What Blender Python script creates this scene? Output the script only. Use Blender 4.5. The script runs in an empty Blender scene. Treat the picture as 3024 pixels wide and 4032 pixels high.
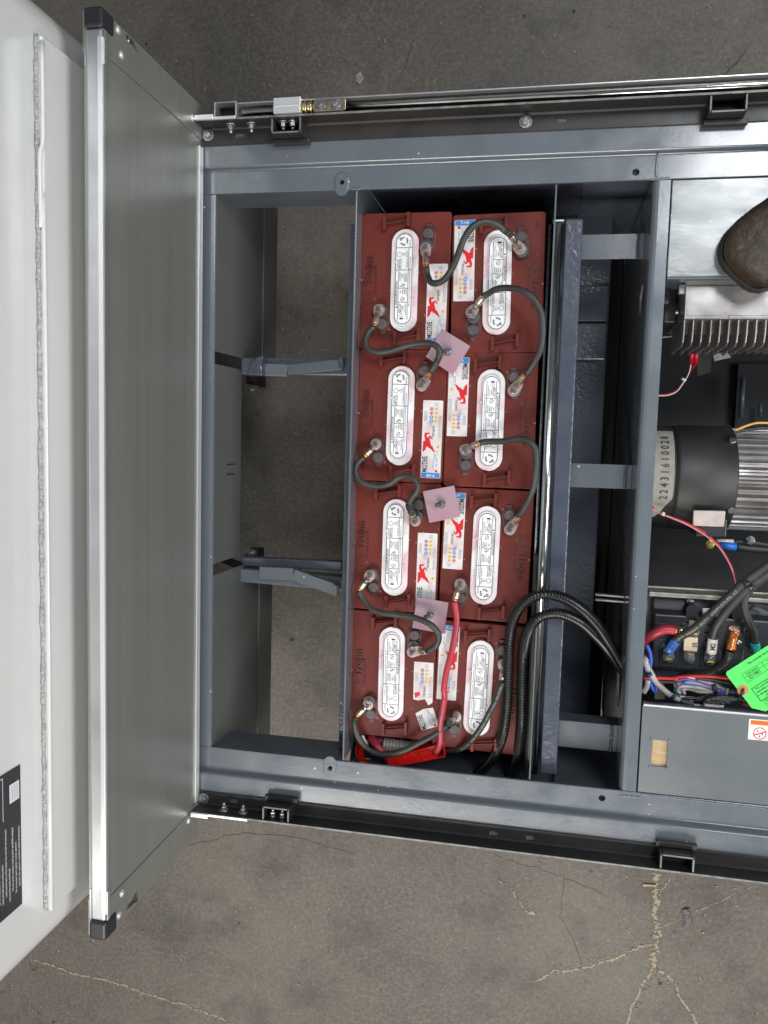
import bpy, math, random
from mathutils import Vector, Matrix, Euler
random.seed(7)
R_ = math.radians
sc = bpy.context.scene
col = sc.collection

# ---------------------------------------------------------------- camera
H = 2.15                                   # lens height above the floor
F = 3175.7; CX, CY = 1512.0, 2016.0        # photo geometry in photo pixels
ROT = ((0.98052612, -0.02720967, 0.19449463),
       (0.04417494, 0.9955341, -0.0834292),
       (-0.19135596, 0.0903963, 0.97734917))

def at(u, v, z):
    """point at height z seen at photo position (u, v)"""
    c = (u - CX, v - CY, F)
    d = [sum(ROT[r][k] * c[r] for r in range(3)) for k in range(3)]
    t = (H - z) / d[2]
    return Vector((d[0] * t, -d[1] * t, z))

cam = bpy.data.objects.new('camera', bpy.data.cameras.new('camera'))
col.objects.link(cam)
right = Vector((ROT[0][0], -ROT[0][1], -ROT[0][2]))
up = -Vector((ROT[1][0], -ROT[1][1], -ROT[1][2]))
back = -Vector((ROT[2][0], -ROT[2][1], -ROT[2][2]))
cam.matrix_world = Matrix(((right.x, up.x, back.x, 0), (right.y, up.y, back.y, 0),
                           (right.z, up.z, back.z, H), (0, 0, 0, 1)))
cam.data.sensor_fit = 'VERTICAL'; cam.data.sensor_height = 36
cam.data.lens = F / 4032 * 36
cam.data.clip_start = 0.02; cam.data.clip_end = 100
sc.camera = cam

# ---------------------------------------------------------------- world, lamps, exposure
w = bpy.data.worlds.new('World'); sc.world = w; w.use_nodes = True
w.node_tree.nodes['Background'].inputs[0].default_value = (0.80, 0.88, 1.0, 1)
w.node_tree.nodes['Background'].inputs[1].default_value = 0.16

def area(name, loc, target, sx, sy, energy, colr, spread=180):
    l = bpy.data.lights.new(name, 'AREA'); l.shape = 'RECTANGLE'
    l.size = sx; l.size_y = sy; l.energy = energy; l.color = colr; l.spread = R_(spread)
    o = bpy.data.objects.new(name, l); col.objects.link(o)
    o.location = loc
    o.rotation_euler = (Vector(target) - Vector(loc)).to_track_quat('-Z', 'Y').to_euler()
    return o
area('ceiling_lamp', (-0.30, -3.00, 3.7), (0.0, -0.4, 0.3), 2.8, 1.3, 154, (1.0, 0.96, 0.91))
area('east_fill_lamp', (3.2, -0.5, 2.5), (-0.6, -0.2, 0.9), 1.8, 1.6, 26, (0.96, 0.98, 1.0), 90)  # unseen fill lamp added to brighten white wall, skirts and tailgate
area('skylight_lamp', (1.68, 1.78, 4.6), (1.1, 0.50, 0.6), 1.55, 1.55, 23, (0.93, 0.97, 1.0), 70)

sc.view_settings.view_transform = 'Standard'; sc.view_settings.look = 'None'
sc.view_settings.exposure = 0.0; sc.view_settings.gamma = 1.0
sc.view_settings.use_curve_mapping = False
sc.render.engine = 'CYCLES'

# ---------------------------------------------------------------- materials
def newmat(name):
    m = bpy.data.materials.new(name); m.use_nodes = True
    nt = m.node_tree; b = nt.nodes['Principled BSDF']
    return m, nt, b

def mat(name, c, rough=0.5, metal=0.0, c2=None, nscale=20, nstr=1.0, bump=0.0, bscale=200, coat=0.0,
        rvar=0.0, stretch=None, spec=None, alpha=None, bdist=0.001, trans=0.0, lo=0.35, hi=0.65, detail=6, specks=(), blotch=None, rnd=0.0):
    m, nt, b = newmat(name)
    N = nt.nodes; L = nt.links
    b.inputs['Base Color'].default_value = (*c, 1); b.inputs['Roughness'].default_value = rough
    b.inputs['Metallic'].default_value = metal
    if coat: b.inputs['Coat Weight'].default_value = coat; b.inputs['Coat Roughness'].default_value = 0.12
    if spec is not None: b.inputs['Specular IOR Level'].default_value = spec
    if trans: b.inputs['Transmission Weight'].default_value = trans
    if alpha is not None: b.inputs['Alpha'].default_value = alpha
    tc = N.new('ShaderNodeTexCoord'); src = tc.outputs['Object']
    if stretch:
        mp = N.new('ShaderNodeMapping'); mp.inputs['Scale'].default_value = stretch
        L.new(src, mp.inputs[0]); src = mp.outputs[0]
    if c2 is not None:
        n = N.new('ShaderNodeTexNoise'); n.inputs['Scale'].default_value = nscale; n.inputs['Detail'].default_value = detail
        L.new(src, n.inputs['Vector'])
        r = N.new('ShaderNodeMapRange'); r.inputs[1].default_value = lo; r.inputs[2].default_value = hi
        r.inputs[4].default_value = nstr
        L.new(n.outputs[0], r.inputs[0])
        x = N.new('ShaderNodeMix'); x.data_type = 'RGBA'
        x.inputs[6].default_value = (*c, 1); x.inputs[7].default_value = (*c2, 1)
        L.new(r.outputs[0], x.inputs[0]); L.new(x.outputs[2], b.inputs['Base Color'])
    def chain(colr, f):
        x = N.new('ShaderNodeMix'); x.data_type = 'RGBA'; x.inputs[7].default_value = (*colr, 1)
        lk = b.inputs['Base Color'].links
        if lk: L.new(lk[0].from_socket, x.inputs[6])
        else: x.inputs[6].default_value = b.inputs['Base Color'].default_value
        L.new(f, x.inputs[0]); L.new(x.outputs[2], b.inputs['Base Color'])
    if blotch:
        bs, b0, b1, bc = blotch
        n = N.new('ShaderNodeTexNoise'); n.inputs['Scale'].default_value = bs; n.inputs['Detail'].default_value = 9; n.inputs['Roughness'].default_value = 0.7
        L.new(src, n.inputs['Vector']); q = N.new('ShaderNodeMapRange'); q.inputs[1].default_value = b0; q.inputs[2].default_value = b1; q.inputs[4].default_value = 0.8
        L.new(n.outputs[0], q.inputs[0]); chain(bc, q.outputs[0])
    for (ss, th, scol) in specks:
        v = N.new('ShaderNodeTexVoronoi'); v.inputs['Scale'].default_value = ss; v.inputs['Randomness'].default_value = 1
        L.new(tc.outputs['Object'], v.inputs['Vector'])
        m1 = N.new('ShaderNodeMath'); m1.operation = 'MULTIPLY'; m1.inputs[1].default_value = th     # size varies from speck to speck
        sp = N.new('ShaderNodeSeparateColor'); L.new(v.outputs['Color'], sp.inputs[0]); 
        pw = N.new('ShaderNodeMath'); pw.operation = 'POWER'; pw.inputs[1].default_value = 3.0; L.new(sp.outputs[0], pw.inputs[0]); L.new(pw.outputs[0], m1.inputs[0])
        lt = N.new('ShaderNodeMath'); lt.operation = 'LESS_THAN'; L.new(v.outputs['Distance'], lt.inputs[0]); L.new(m1.outputs[0], lt.inputs[1])
        chain(scol, lt.outputs[0])
    if rnd:
        oi = N.new('ShaderNodeObjectInfo'); hs = N.new('ShaderNodeHueSaturation'); q = N.new('ShaderNodeMapRange')
        q.inputs[3].default_value = 1-rnd; q.inputs[4].default_value = 1+rnd; L.new(oi.outputs['Random'], q.inputs[0]); L.new(q.outputs[0], hs.inputs['Value'])
        L.new(b.inputs['Base Color'].links[0].from_socket, hs.inputs['Color']); L.new(hs.outputs[0], b.inputs['Base Color'])
    if rvar:
        n = N.new('ShaderNodeTexNoise'); n.inputs['Scale'].default_value = nscale * 1.7; n.inputs['Detail'].default_value = 5
        L.new(src, n.inputs['Vector'])
        r = N.new('ShaderNodeMapRange'); r.inputs[1].default_value = 0.3; r.inputs[2].default_value = 0.7
        r.inputs[3].default_value = max(0.02, rough - rvar); r.inputs[4].default_value = min(1, rough + rvar)
        L.new(n.outputs[0], r.inputs[0]); L.new(r.outputs[0], b.inputs['Roughness'])
    if bump:
        n = N.new('ShaderNodeTexNoise'); n.inputs['Scale'].default_value = bscale; n.inputs['Detail'].default_value = 3
        L.new(src, n.inputs['Vector'])
        q = N.new('ShaderNodeBump'); q.inputs['Strength'].default_value = bump; q.inputs['Distance'].default_value = bdist
        L.new(n.outputs[0], q.inputs['Height']); L.new(q.outputs[0], b.inputs['Normal'])
    return m

M = {}
M['paint'] = mat('blue_grey_enamel', (0.110, 0.128, 0.146), 0.22, c2=(0.125, 0.142, 0.160), nscale=9, nstr=0.8, bump=0.14, bscale=120, rvar=0.10, coat=0.6, specks=((45, 0.10, (0.55, 0.56, 0.56)),), blotch=(3.5, 0.55, 0.75, (0.16, 0.175, 0.185)))
M['paint_dark'] = mat('grey_enamel_inner', (0.085, 0.10, 0.125), 0.33, c2=(0.11, 0.125, 0.145), nscale=7, bump=0.1, bscale=140, rvar=0.1)
M['paint_green'] = mat('grey_sheet_paint', (0.088, 0.094, 0.090), 0.45, c2=(0.105, 0.11, 0.10), nscale=5, rvar=0.08)
M['paint_rough'] = mat('wrinkled_grey_enamel', (0.055, 0.065, 0.088), 0.2, c2=(0.07, 0.08, 0.105), nscale=20, bump=0.3, bscale=90, bdist=0.003, coat=0.1)
M['deck'] = mat('worn_grey_deck_enamel', (0.14, 0.165, 0.17), 0.26, c2=(0.30, 0.31, 0.31), nscale=7, nstr=0.9, bump=0.22, bscale=110, bdist=0.0009, rvar=0.18, coat=0.45, specks=((30, 0.16, (0.08, 0.08, 0.085)), (60, 0.12, (0.5, 0.5, 0.5))), blotch=(10, 0.50, 0.66, (0.07, 0.075, 0.08)), lo=0.45, hi=0.62, stretch=(0.6, 1.6, 1))
M['deck_low'] = mat('scuffed_grey_deck_enamel', (0.115, 0.130, 0.135), 0.3, c2=(0.145, 0.160, 0.165), nscale=5, nstr=0.8, bump=0.08, bscale=120, bdist=0.001, rvar=0.1, coat=0.3)
M['black'] = mat('black_powder_coat', (0.016, 0.015, 0.015), 0.42, c2=(0.032, 0.028, 0.026), nscale=8, bump=0.12, bscale=250, rvar=0.1)
M['black_edge'] = mat('pale_rail_edge', (0.10, 0.105, 0.10), 0.45, c2=(0.22, 0.22, 0.21), nscale=60)  # paler strip along the top edges of the black rails and pockets
M['void'] = mat('dark_paint_and_hole_shade', (0.010, 0.010, 0.012), 0.6)  # near-black paint, also stands in for shade inside the rail holes
M['pan'] = mat('dark_pan_paint', (0.075, 0.088, 0.118), 0.26, c2=(0.09, 0.105, 0.135), nscale=5, bump=0.5, bscale=130, bdist=0.002, rvar=0.12)
M['alu_panel'] = mat('brushed_aluminium_sheet', (0.33, 0.333, 0.30), 0.36, 0.6, c2=(0.37, 0.373, 0.34), nscale=5, nstr=0.8, rvar=0.05, stretch=(1, 0.12, 9))
M['alu'] = mat('anodised_aluminium', (0.62, 0.63, 0.64), 0.36, 0.85, c2=(0.55, 0.56, 0.57), nscale=14, rvar=0.05)
M['alu_bright'] = mat('polished_aluminium_edge', (0.85, 0.86, 0.86), 0.35, 0.6)
M['cast'] = mat('cast_aluminium', (0.40, 0.385, 0.375), 0.46, 0.7, c2=(0.22, 0.205, 0.20), nscale=12, bump=0.15, bscale=40, bdist=0.003, rvar=0.12)
M['chrome'] = mat('polished_steel_rod', (0.62, 0.64, 0.60), 0.18, 1.0, c2=(0.50, 0.50, 0.44), nscale=18, rvar=0.06)
M['zinc'] = mat('zinc_plate', (0.50, 0.51, 0.52), 0.3, 0.9, c2=(0.34, 0.35, 0.37), nscale=80, rvar=0.1)
M['zincyellow'] = mat('yellow_zinc', (0.75, 0.62, 0.22), 0.3, 0.9)
M['tin'] = mat('tinned_lug_metal', (0.62, 0.54, 0.40), 0.3, 0.9, c2=(0.40, 0.31, 0.26), nscale=60, rvar=0.08)
M['tinpink'] = mat('acid_stained_lug_metal', (0.46, 0.35, 0.31), 0.42, 0.5, c2=(0.34, 0.23, 0.21), nscale=60)
M['copper'] = mat('bare_copper_strands', (0.80, 0.28, 0.10), 0.35, 0.8, c2=(0.55, 0.17, 0.05), nscale=400)
M['lead'] = mat('grey_lead_post', (0.060, 0.050, 0.050), 0.5, 0.0, c2=(0.10, 0.082, 0.082), nscale=90, bump=0.3, bscale=250)
M['maroon'] = mat('maroon_case_plastic', (0.112, 0.018, 0.013), 0.5, spec=0.25, c2=(0.148, 0.027, 0.020), nscale=9, nstr=1, bump=0.12, bscale=350, rvar=0.12, specks=((70, 0.13, (0.34, 0.20, 0.14)), (35, 0.07, (0.5, 0.36, 0.26))), blotch=(16, 0.50, 0.78, (0.075, 0.022, 0.018)), rnd=0.10)
M['maroon_dark'] = mat('maroon_emboss_shade', (0.075, 0.013, 0.011), 0.5)  # case plastic darkened so the embossing reads, shade put into the colour
M['well'] = mat('stained_terminal_well', (0.072, 0.020, 0.020), 0.4, c2=(0.115, 0.046, 0.046), nscale=90, coat=0.15)
M['cap'] = mat('pale_vent_strip_plastic', (0.72, 0.70, 0.71), 0.42, c2=(0.62, 0.38, 0.43), nscale=14, lo=0.45, hi=0.68, blotch=(30, 0.56, 0.72, (0.36, 0.34, 0.34)))
M['capface'] = mat('white_print_panel', (0.78, 0.78, 0.79), 0.45)
M['ink'] = mat('black_ink', (0.03, 0.03, 0.035), 0.5)
M['inkgrey'] = mat('grey_ink', (0.10, 0.10, 0.11), 0.5)
M['inkfine'] = mat('fine_grey_ink', (0.25, 0.25, 0.25), 0.5)
M['label'] = mat('white_gloss_sticker', (0.68, 0.67, 0.66), 0.32, c2=(0.58, 0.44, 0.44), nscale=22, lo=0.45, hi=0.75, bump=0.3, bscale=60, bdist=0.002, blotch=(50, 0.58, 0.70, (0.42, 0.40, 0.38)))
M['cableprint'] = mat('worn_cable_print', (0.26, 0.26, 0.25), 0.5)
M['inkblue'] = mat('blue_ink', (0.04, 0.22, 0.60), 0.4)
M['inkred'] = mat('red_ink', (0.58, 0.012, 0.02), 0.4)
M['inkyellow'] = mat('yellow_ink', (0.70, 0.50, 0.03), 0.4)
M['inkbluelt'] = mat('pale_blue_ink', (0.30, 0.42, 0.68), 0.4)
M['rubber'] = mat('black_cable_rubber', (0.026, 0.027, 0.024), 0.48, c2=(0.045, 0.046, 0.042), nscale=25, bump=0.1, bscale=300)
M['redrubber'] = mat('red_cable_rubber', (0.42, 0.025, 0.045), 0.38, c2=(0.36, 0.04, 0.06), nscale=30)
M['redplastic'] = mat('bright_red_plastic', (0.62, 0.012, 0.008), 0.22, coat=0.5)
M['conduit'] = mat('black_conduit_plastic', (0.008, 0.0075, 0.007), 0.28)
M['tape'] = mat('black_electrical_tape', (0.012, 0.012, 0.012), 0.25, bump=1.0, bscale=180, bdist=0.004)
M['pink'] = mat('milky_pink_plastic', (0.46, 0.31, 0.36), 0.28, c2=(0.50, 0.22, 0.27), nscale=9, lo=0.5, hi=0.75, trans=0.2)
M['clear'] = mat('milky_corrugated_plastic', (0.50, 0.48, 0.45), 0.3, trans=0.4)
M['white'] = mat('white_body_paint', (0.74, 0.73, 0.70), 0.22, coat=0.6, c2=(0.70, 0.70, 0.68), nscale=3, rvar=0.08)
M['seal'] = mat('grey_seam_sealant', (0.34, 0.34, 0.35), 0.6, c2=(0.56, 0.56, 0.56), nscale=160, bump=1.0, bscale=260, bdist=0.006)
M['blackcap'] = mat('black_end_cap_plastic', (0.022, 0.022, 0.025), 0.42, bump=0.15, bscale=400)
M['plastic'] = mat('black_controller_plastic', (0.022, 0.023, 0.026), 0.38, c2=(0.045, 0.05, 0.06), nscale=6, bump=0.1, bscale=300)
M['cream'] = mat('cream_fuse_body', (0.62, 0.52, 0.36), 0.5)
M['plate_edge'] = mat('oxidised_base_plate', (0.42, 0.42, 0.36), 0.45, 0.5, c2=(0.26, 0.26, 0.23), nscale=40)
M['paper'] = mat('grey_masking_paper', (0.33, 0.31, 0.265), 0.8, c2=(0.27, 0.25, 0.21), nscale=50, bump=0.4, bscale=60, bdist=0.003)
M['motor'] = mat('black_motor_enamel', (0.012, 0.012, 0.011), 0.5, c2=(0.026, 0.026, 0.024), nscale=9)
M['blue'] = mat('blue_heat_shrink', (0.02, 0.16, 0.62), 0.4)
M['teal'] = mat('teal_heat_shrink', (0.01, 0.42, 0.42), 0.4)
M['whitesleeve'] = mat('white_heat_shrink', (0.66, 0.62, 0.56), 0.45)
M['green'] = mat('bright_green_card', (0.075, 0.66, 0.105), 0.55)
M['greenink'] = mat('dark_green_print', (0.012, 0.10, 0.02), 0.6)
M['washer'] = mat('tan_card_washer', (0.52, 0.20, 0.10), 0.7)
M['pinkblock'] = mat('pale_terminal_cover', (0.42, 0.35, 0.33), 0.5, c2=(0.5, 0.43, 0.38), nscale=60)
M['orange'] = mat('orange_ink', (0.85, 0.13, 0.01), 0.4)
M['wood'] = mat('sawn_wood', (0.52, 0.38, 0.22), 0.75, c2=(0.40, 0.27, 0.14), nscale=40, stretch=(1, 6, 1))
M['leather'] = mat('worn_brown_boot_leather', (0.020, 0.014, 0.009), 0.55, c2=(0.040, 0.022, 0.011), nscale=16, bump=0.8, bscale=45, bdist=0.006, rvar=0.12, blotch=(22, 0.52, 0.68, (0.060, 0.056, 0.046)))
M['sole'] = mat('dark_boot_rubber', (0.02, 0.016, 0.012), 0.7)
M['dirt'] = mat('dark_tape_scrap', (0.03, 0.033, 0.035), 0.4, c2=(0.10, 0.10, 0.10), nscale=120, bump=0.8, bscale=90, bdist=0.004)
M['scrap'] = mat('grey_tape_scrap', (0.20, 0.19, 0.18), 0.6, c2=(0.34, 0.33, 0.31), nscale=90)
WC = {'wred': (0.5, 0.01, 0.02), 'wblue': (0.03, 0.08, 0.42), 'wgrey': (0.36, 0.34, 0.32), 'wcream': (0.60, 0.54, 0.44),
      'wpurple': (0.16, 0.05, 0.34), 'wgreen': (0.06, 0.42, 0.10), 'wyellow': (0.62, 0.55, 0.03), 'wteal': (0.05, 0.28, 0.33),
      'wblack': (0.02, 0.02, 0.02), 'wbrown': (0.16, 0.06, 0.03), 'wpink': (0.6, 0.22, 0.26), 'wsky': (0.18, 0.36, 0.52), 'worange': (0.62, 0.32, 0.08)}
for k, c in WC.items(): M[k] = mat(k[1:] + '_wire_insulation', c, 0.35)

def concrete():
    m, nt, b = newmat('stained_concrete'); N = nt.nodes; L = nt.links
    tc = N.new('ShaderNodeTexCoord')
    def noise(s, d=8, rough=0.6):
        n = N.new('ShaderNodeTexNoise'); n.inputs['Scale'].default_value = s; n.inputs['Detail'].default_value = d
        n.inputs['Roughness'].default_value = rough; L.new(tc.outputs['Object'], n.inputs['Vector']); return n.outputs[0]
    def ramp(o, a, bb):
        r = N.new('ShaderNodeMapRange'); r.inputs[1].default_value = a; r.inputs[2].default_value = bb; L.new(o, r.inputs[0]); return r.outputs[0]
    def mix(f, c1, c2):
        x = N.new('ShaderNodeMix'); x.data_type = 'RGBA'
        for s, c in ((6, c1), (7, c2)):
            if isinstance(c, tuple): x.inputs[s].default_value = (*c, 1)
            else: L.new(c, x.inputs[s])
        if isinstance(f, float): x.inputs[0].default_value = f
        else: L.new(f, x.inputs[0])
        return x.outputs[2]
    c = mix(ramp(noise(1.5, 10), 0.38, 0.62), (0.098, 0.084, 0.068), (0.150, 0.131, 0.107))
    c = mix(ramp(noise(90, 6, 0.75), 0.44, 0.74), c, (0.20, 0.18, 0.152))
    c = mix(ramp(noise(4.5, 10, 0.72), 0.50, 0.74), c, (0.062, 0.054, 0.045))
    c = mix(ramp(noise(27, 6, 0.8), 0.60, 0.70), c, (0.045, 0.038, 0.032))
    v = N.new('ShaderNodeTexVoronoi'); v.inputs['Scale'].default_value = 75; L.new(tc.outputs['Object'], v.inputs['Vector'])
    r = N.new('ShaderNodeMapRange'); r.inputs[1].default_value = 0.05; r.inputs[2].default_value = 0.085
    r.inputs[3].default_value = 1; r.inputs[4].default_value = 0; L.new(v.outputs['Distance'], r.inputs[0])
    c = mix(r.outputs[0], c, (0.40, 0.36, 0.29))
    for sc_, th, cc in ((170, 0.16, (0.42, 0.38, 0.32)), (120, 0.22, (0.035, 0.030, 0.026)), (14, 0.10, (0.030, 0.028, 0.028))):
        v = N.new('ShaderNodeTexVoronoi'); v.inputs['Scale'].default_value = sc_; L.new(tc.outputs['Object'], v.inputs['Vector'])
        sp = N.new('ShaderNodeSeparateColor'); L.new(v.outputs['Color'], sp.inputs[0])
        pw = N.new('ShaderNodeMath'); pw.operation = 'POWER'; pw.inputs[1].default_value = 4; L.new(sp.outputs[1], pw.inputs[0])
        ml = N.new('ShaderNodeMath'); ml.operation = 'MULTIPLY'; ml.inputs[1].default_value = th; L.new(pw.outputs[0], ml.inputs[0])
        lt = N.new('ShaderNodeMath'); lt.operation = 'LESS_THAN'; L.new(v.outputs['Distance'], lt.inputs[0]); L.new(ml.outputs[0], lt.inputs[1])
        c = mix(lt.outputs[0], c, cc)
    for sc_, wd in ((5, 0.005), (11, 0.007)):      # pale scratches and fine veins
        s1 = N.new('ShaderNodeMath'); s1.operation = 'SUBTRACT'; s1.inputs[1].default_value = 0.5; L.new(noise(sc_, 4, 0.6), s1.inputs[0])
        ab = N.new('ShaderNodeMath'); ab.operation = 'ABSOLUTE'; L.new(s1.outputs[0], ab.inputs[0])
        g = N.new('ShaderNodeMapRange'); g.inputs[1].default_value = wd; g.inputs[2].default_value = 0; g.inputs[4].default_value = 0.5; L.new(ab.outputs[0], g.inputs[0])
        k2 = N.new('ShaderNodeMath'); k2.operation = 'MULTIPLY'; L.new(g.outputs[0], k2.inputs[0]); L.new(ramp(noise(3.3, 4), 0.45, 0.6), k2.inputs[1])
        c = mix(k2.outputs[0], c, (0.24, 0.21, 0.175))
    L.new(c, b.inputs['Base Color']); b.inputs['Roughness'].default_value = 0.62
    q = N.new('ShaderNodeBump'); q.inputs['Strength'].default_value = 0.35; q.inputs['Distance'].default_value = 0.003
    L.new(noise(120, 5), q.inputs['Height']); L.new(q.outputs[0], b.inputs['Normal'])
    return m
M['floor'] = concrete()
M['sawdust'] = mat('sawdust_filled_crack', (0.42, 0.35, 0.25), 0.9, c2=(0.16, 0.135, 0.10), nscale=110, lo=0.48, hi=0.62, bump=1, bscale=300, bdist=0.004)
M['hair'] = mat('hairline_crack', (0.062, 0.054, 0.045), 0.9)

# ---------------------------------------------------------------- mesh builder
_txt = {}
def text_geo(s, ext=0.0):
    key = (s, ext)
    if key in _txt: return _txt[key]
    cu = bpy.data.curves.new('t', 'FONT'); cu.body = s; cu.size = 1; cu.align_x = 'CENTER'; cu.align_y = 'CENTER'
    cu.extrude = ext; cu.resolution_u = 2; cu.offset = 0.018
    o = bpy.data.objects.new('t', cu); col.objects.link(o)
    dg = bpy.context.evaluated_depsgraph_get()
    me = bpy.data.meshes.new_from_object(o.evaluated_get(dg))
    g = ([tuple(v.co) for v in me.vertices], [tuple(p.vertices) for p in me.polygons])
    bpy.data.objects.remove(o); bpy.data.curves.remove(cu); bpy.data.meshes.remove(me)
    _txt[key] = g
    return g

def worig(o):
    p = Vector((0, 0, 0))
    while o: p += Vector(o.location); o = o.parent
    return p

class MB:
    def __init__(s): s.v = []; s.f = []; s.mi = []; s.sm = []; s.mats = []; s.cur = 0
    def m(s, name):
        if name not in s.mats: s.mats.append(name)
        s.cur = s.mats.index(name); return s
    def add(s, vs, fs, smooth=False):
        b = len(s.v); s.v += [tuple(v) for v in vs]
        for f in fs: s.f.append(tuple(b + i for i in f)); s.mi.append(s.cur); s.sm.append(smooth)
        return s
    def box(s, x0, x1, y0, y1, z0, z1):
        x0, x1 = sorted((x0, x1)); y0, y1 = sorted((y0, y1)); z0, z1 = sorted((z0, z1))
        return s.add([(x0,y0,z0),(x1,y0,z0),(x1,y1,z0),(x0,y1,z0),(x0,y0,z1),(x1,y0,z1),(x1,y1,z1),(x0,y1,z1)],
                     [(3,2,1,0),(4,5,6,7),(0,1,5,4),(1,2,6,5),(2,3,7,6),(3,0,4,7)])
    def prism(s, poly, z0, z1, smooth_side=False):
        n = len(poly); A = sum(poly[i][0]*poly[(i+1)%n][1]-poly[(i+1)%n][0]*poly[i][1] for i in range(n))
        if A < 0: poly = poly[::-1]
        s.add([(p[0], p[1], z0) for p in poly] + [(p[0], p[1], z1) for p in poly],
              [tuple(range(n))[::-1], tuple(range(n, 2*n))])
        b = len(s.v) - 2*n
        for i in range(n):
            j = (i+1) % n
            s.f.append((b+i, b+j, b+n+j, b+n+i)); s.mi.append(s.cur); s.sm.append(smooth_side)
        return s
    def sheet(s, poly, z):
        n = len(poly); A = sum(poly[i][0]*poly[(i+1)%n][1]-poly[(i+1)%n][0]*poly[i][1] for i in range(n))
        if A < 0: poly = poly[::-1]
        return s.add([(p[0], p[1], z) for p in poly], [tuple(range(n))])
    def hexa(s, b4, t4):
        """solid from 4 bottom and 4 top points"""
        return s.add(list(b4) + list(t4), [(3,2,1,0),(4,5,6,7),(0,1,5,4),(1,2,6,5),(2,3,7,6),(3,0,4,7)])
    def tube(s, pts, r, n=14, caps=True, rf=None, sub=6, straight=False):
        P = [Vector(p) for p in pts]
        if not straight and len(P) > 2:
            Q = [P[0]*2-P[1]] + P + [P[-1]*2-P[-2]]; out = []
            for i in range(1, len(Q)-2):
                a, b, c, d = Q[i-1:i+3]
                for k in range(sub):
                    t = k/sub
                    out.append(0.5*((2*b)+(c-a)*t+(2*a-5*b+4*c-d)*t*t+(3*b-a-3*c+d)*t**3))
            out.append(P[-1]); P = out
        if rf:
            L = [0.0]
            for i in range(1, len(P)): L.append(L[-1]+(P[i]-P[i-1]).length)
            step = rf[0]; cnt = int(L[-1]/step); out = []; j = 0
            for k in range(cnt+1):
                d = k*step
                while j < len(L)-2 and L[j+1] < d: j += 1
                t = (d-L[j])/max(1e-9, L[j+1]-L[j]); out.append(P[j].lerp(P[j+1], t))
            P = out
        T = [(P[min(i+1, len(P)-1)]-P[max(i-1, 0)]).normalized() for i in range(len(P))]
        nrm = T[0].orthogonal().normalized(); vs = []
        for i, p in enumerate(P):
            nrm = (nrm - T[i]*nrm.dot(T[i])).normalized(); bn = T[i].cross(nrm)
            rr = rf[1](i) if rf else (r[i] if isinstance(r, list) else r)
            for k in range(n):
                a = 2*math.pi*k/n; vs.append(p+nrm*(rr*math.cos(a))+bn*(rr*math.sin(a)))
        fs = [(i*n+k, i*n+(k+1)%n, (i+1)*n+(k+1)%n, (i+1)*n+k) for i in range(len(P)-1) for k in range(n)]
        s.add(vs, fs, True)
        if caps:
            b = len(s.v)-len(vs)
            s.f.append(tuple(b+k for k in range(n))[::-1]); s.mi.append(s.cur); s.sm.append(False)
            s.f.append(tuple(b+(len(P)-1)*n+k for k in range(n))); s.mi.append(s.cur); s.sm.append(False)
        return s
    def cyl(s, p0, p1, r, n=20, r1=None):
        p0 = Vector(p0); p1 = Vector(p1); r1 = r if r1 is None else r1
        d = (p1-p0).normalized(); a = d.orthogonal().normalized(); b = d.cross(a)
        vs = [p0+a*(r*math.cos(t))+b*(r*math.sin(t)) for t in [2*math.pi*k/n for k in range(n)]]
        vs += [p1+a*(r1*math.cos(t))+b*(r1*math.sin(t)) for t in [2*math.pi*k/n for k in range(n)]]
        s.add(vs, [(k, (k+1)%n, n+(k+1)%n, n+k) for k in range(n)], n > 8)
        b_ = len(s.v)-2*n
        s.f.append(tuple(b_+k for k in range(n))[::-1]); s.mi.append(s.cur); s.sm.append(False)
        s.f.append(tuple(b_+n+k for k in range(n))); s.mi.append(s.cur); s.sm.append(False)
        return s
    def dome(s, p, d, r, h, n=14, k=4):
        p = Vector(p); d = Vector(d).normalized(); a = d.orthogonal().normalized(); b = d.cross(a)
        vs = []
        for i in range(k):
            t = i/k*math.pi/2
            for j in range(n):
                q = 2*math.pi*j/n
                vs.append(p+d*(h*math.sin(t))+(a*math.cos(q)+b*math.sin(q))*(r*math.cos(t)))
        vs.append(p+d*h)
        fs = [(i*n+j, i*n+(j+1)%n, (i+1)*n+(j+1)%n, (i+1)*n+j) for i in range(k-1) for j in range(n)]
        fs += [((k-1)*n+j, (k-1)*n+(j+1)%n, k*n) for j in range(n)]
        return s.add(vs, fs, True)
    def text(s, t, x, y, z, h, rot=0, ext=0.0, sx=1.0, frame=None):
        """cap height h, rotation in degrees, in a plane at z (or in frame = origin, xdir, ydir)"""
        vs, fs = text_geo(t, ext); k = h/0.70; c, sn = math.cos(R_(rot)), math.sin(R_(rot))
        out = []
        for a, b, e in vs:
            a *= k*sx; b *= k
            X, Y = x+a*c-b*sn, y+a*sn+b*c
            if frame:
                o, ux, uy, un = frame; out.append(o+ux*X+uy*Y+un*(z+e*k))
            else: out.append((X, Y, z+e*k))
        return s.add(out, fs)
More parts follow.
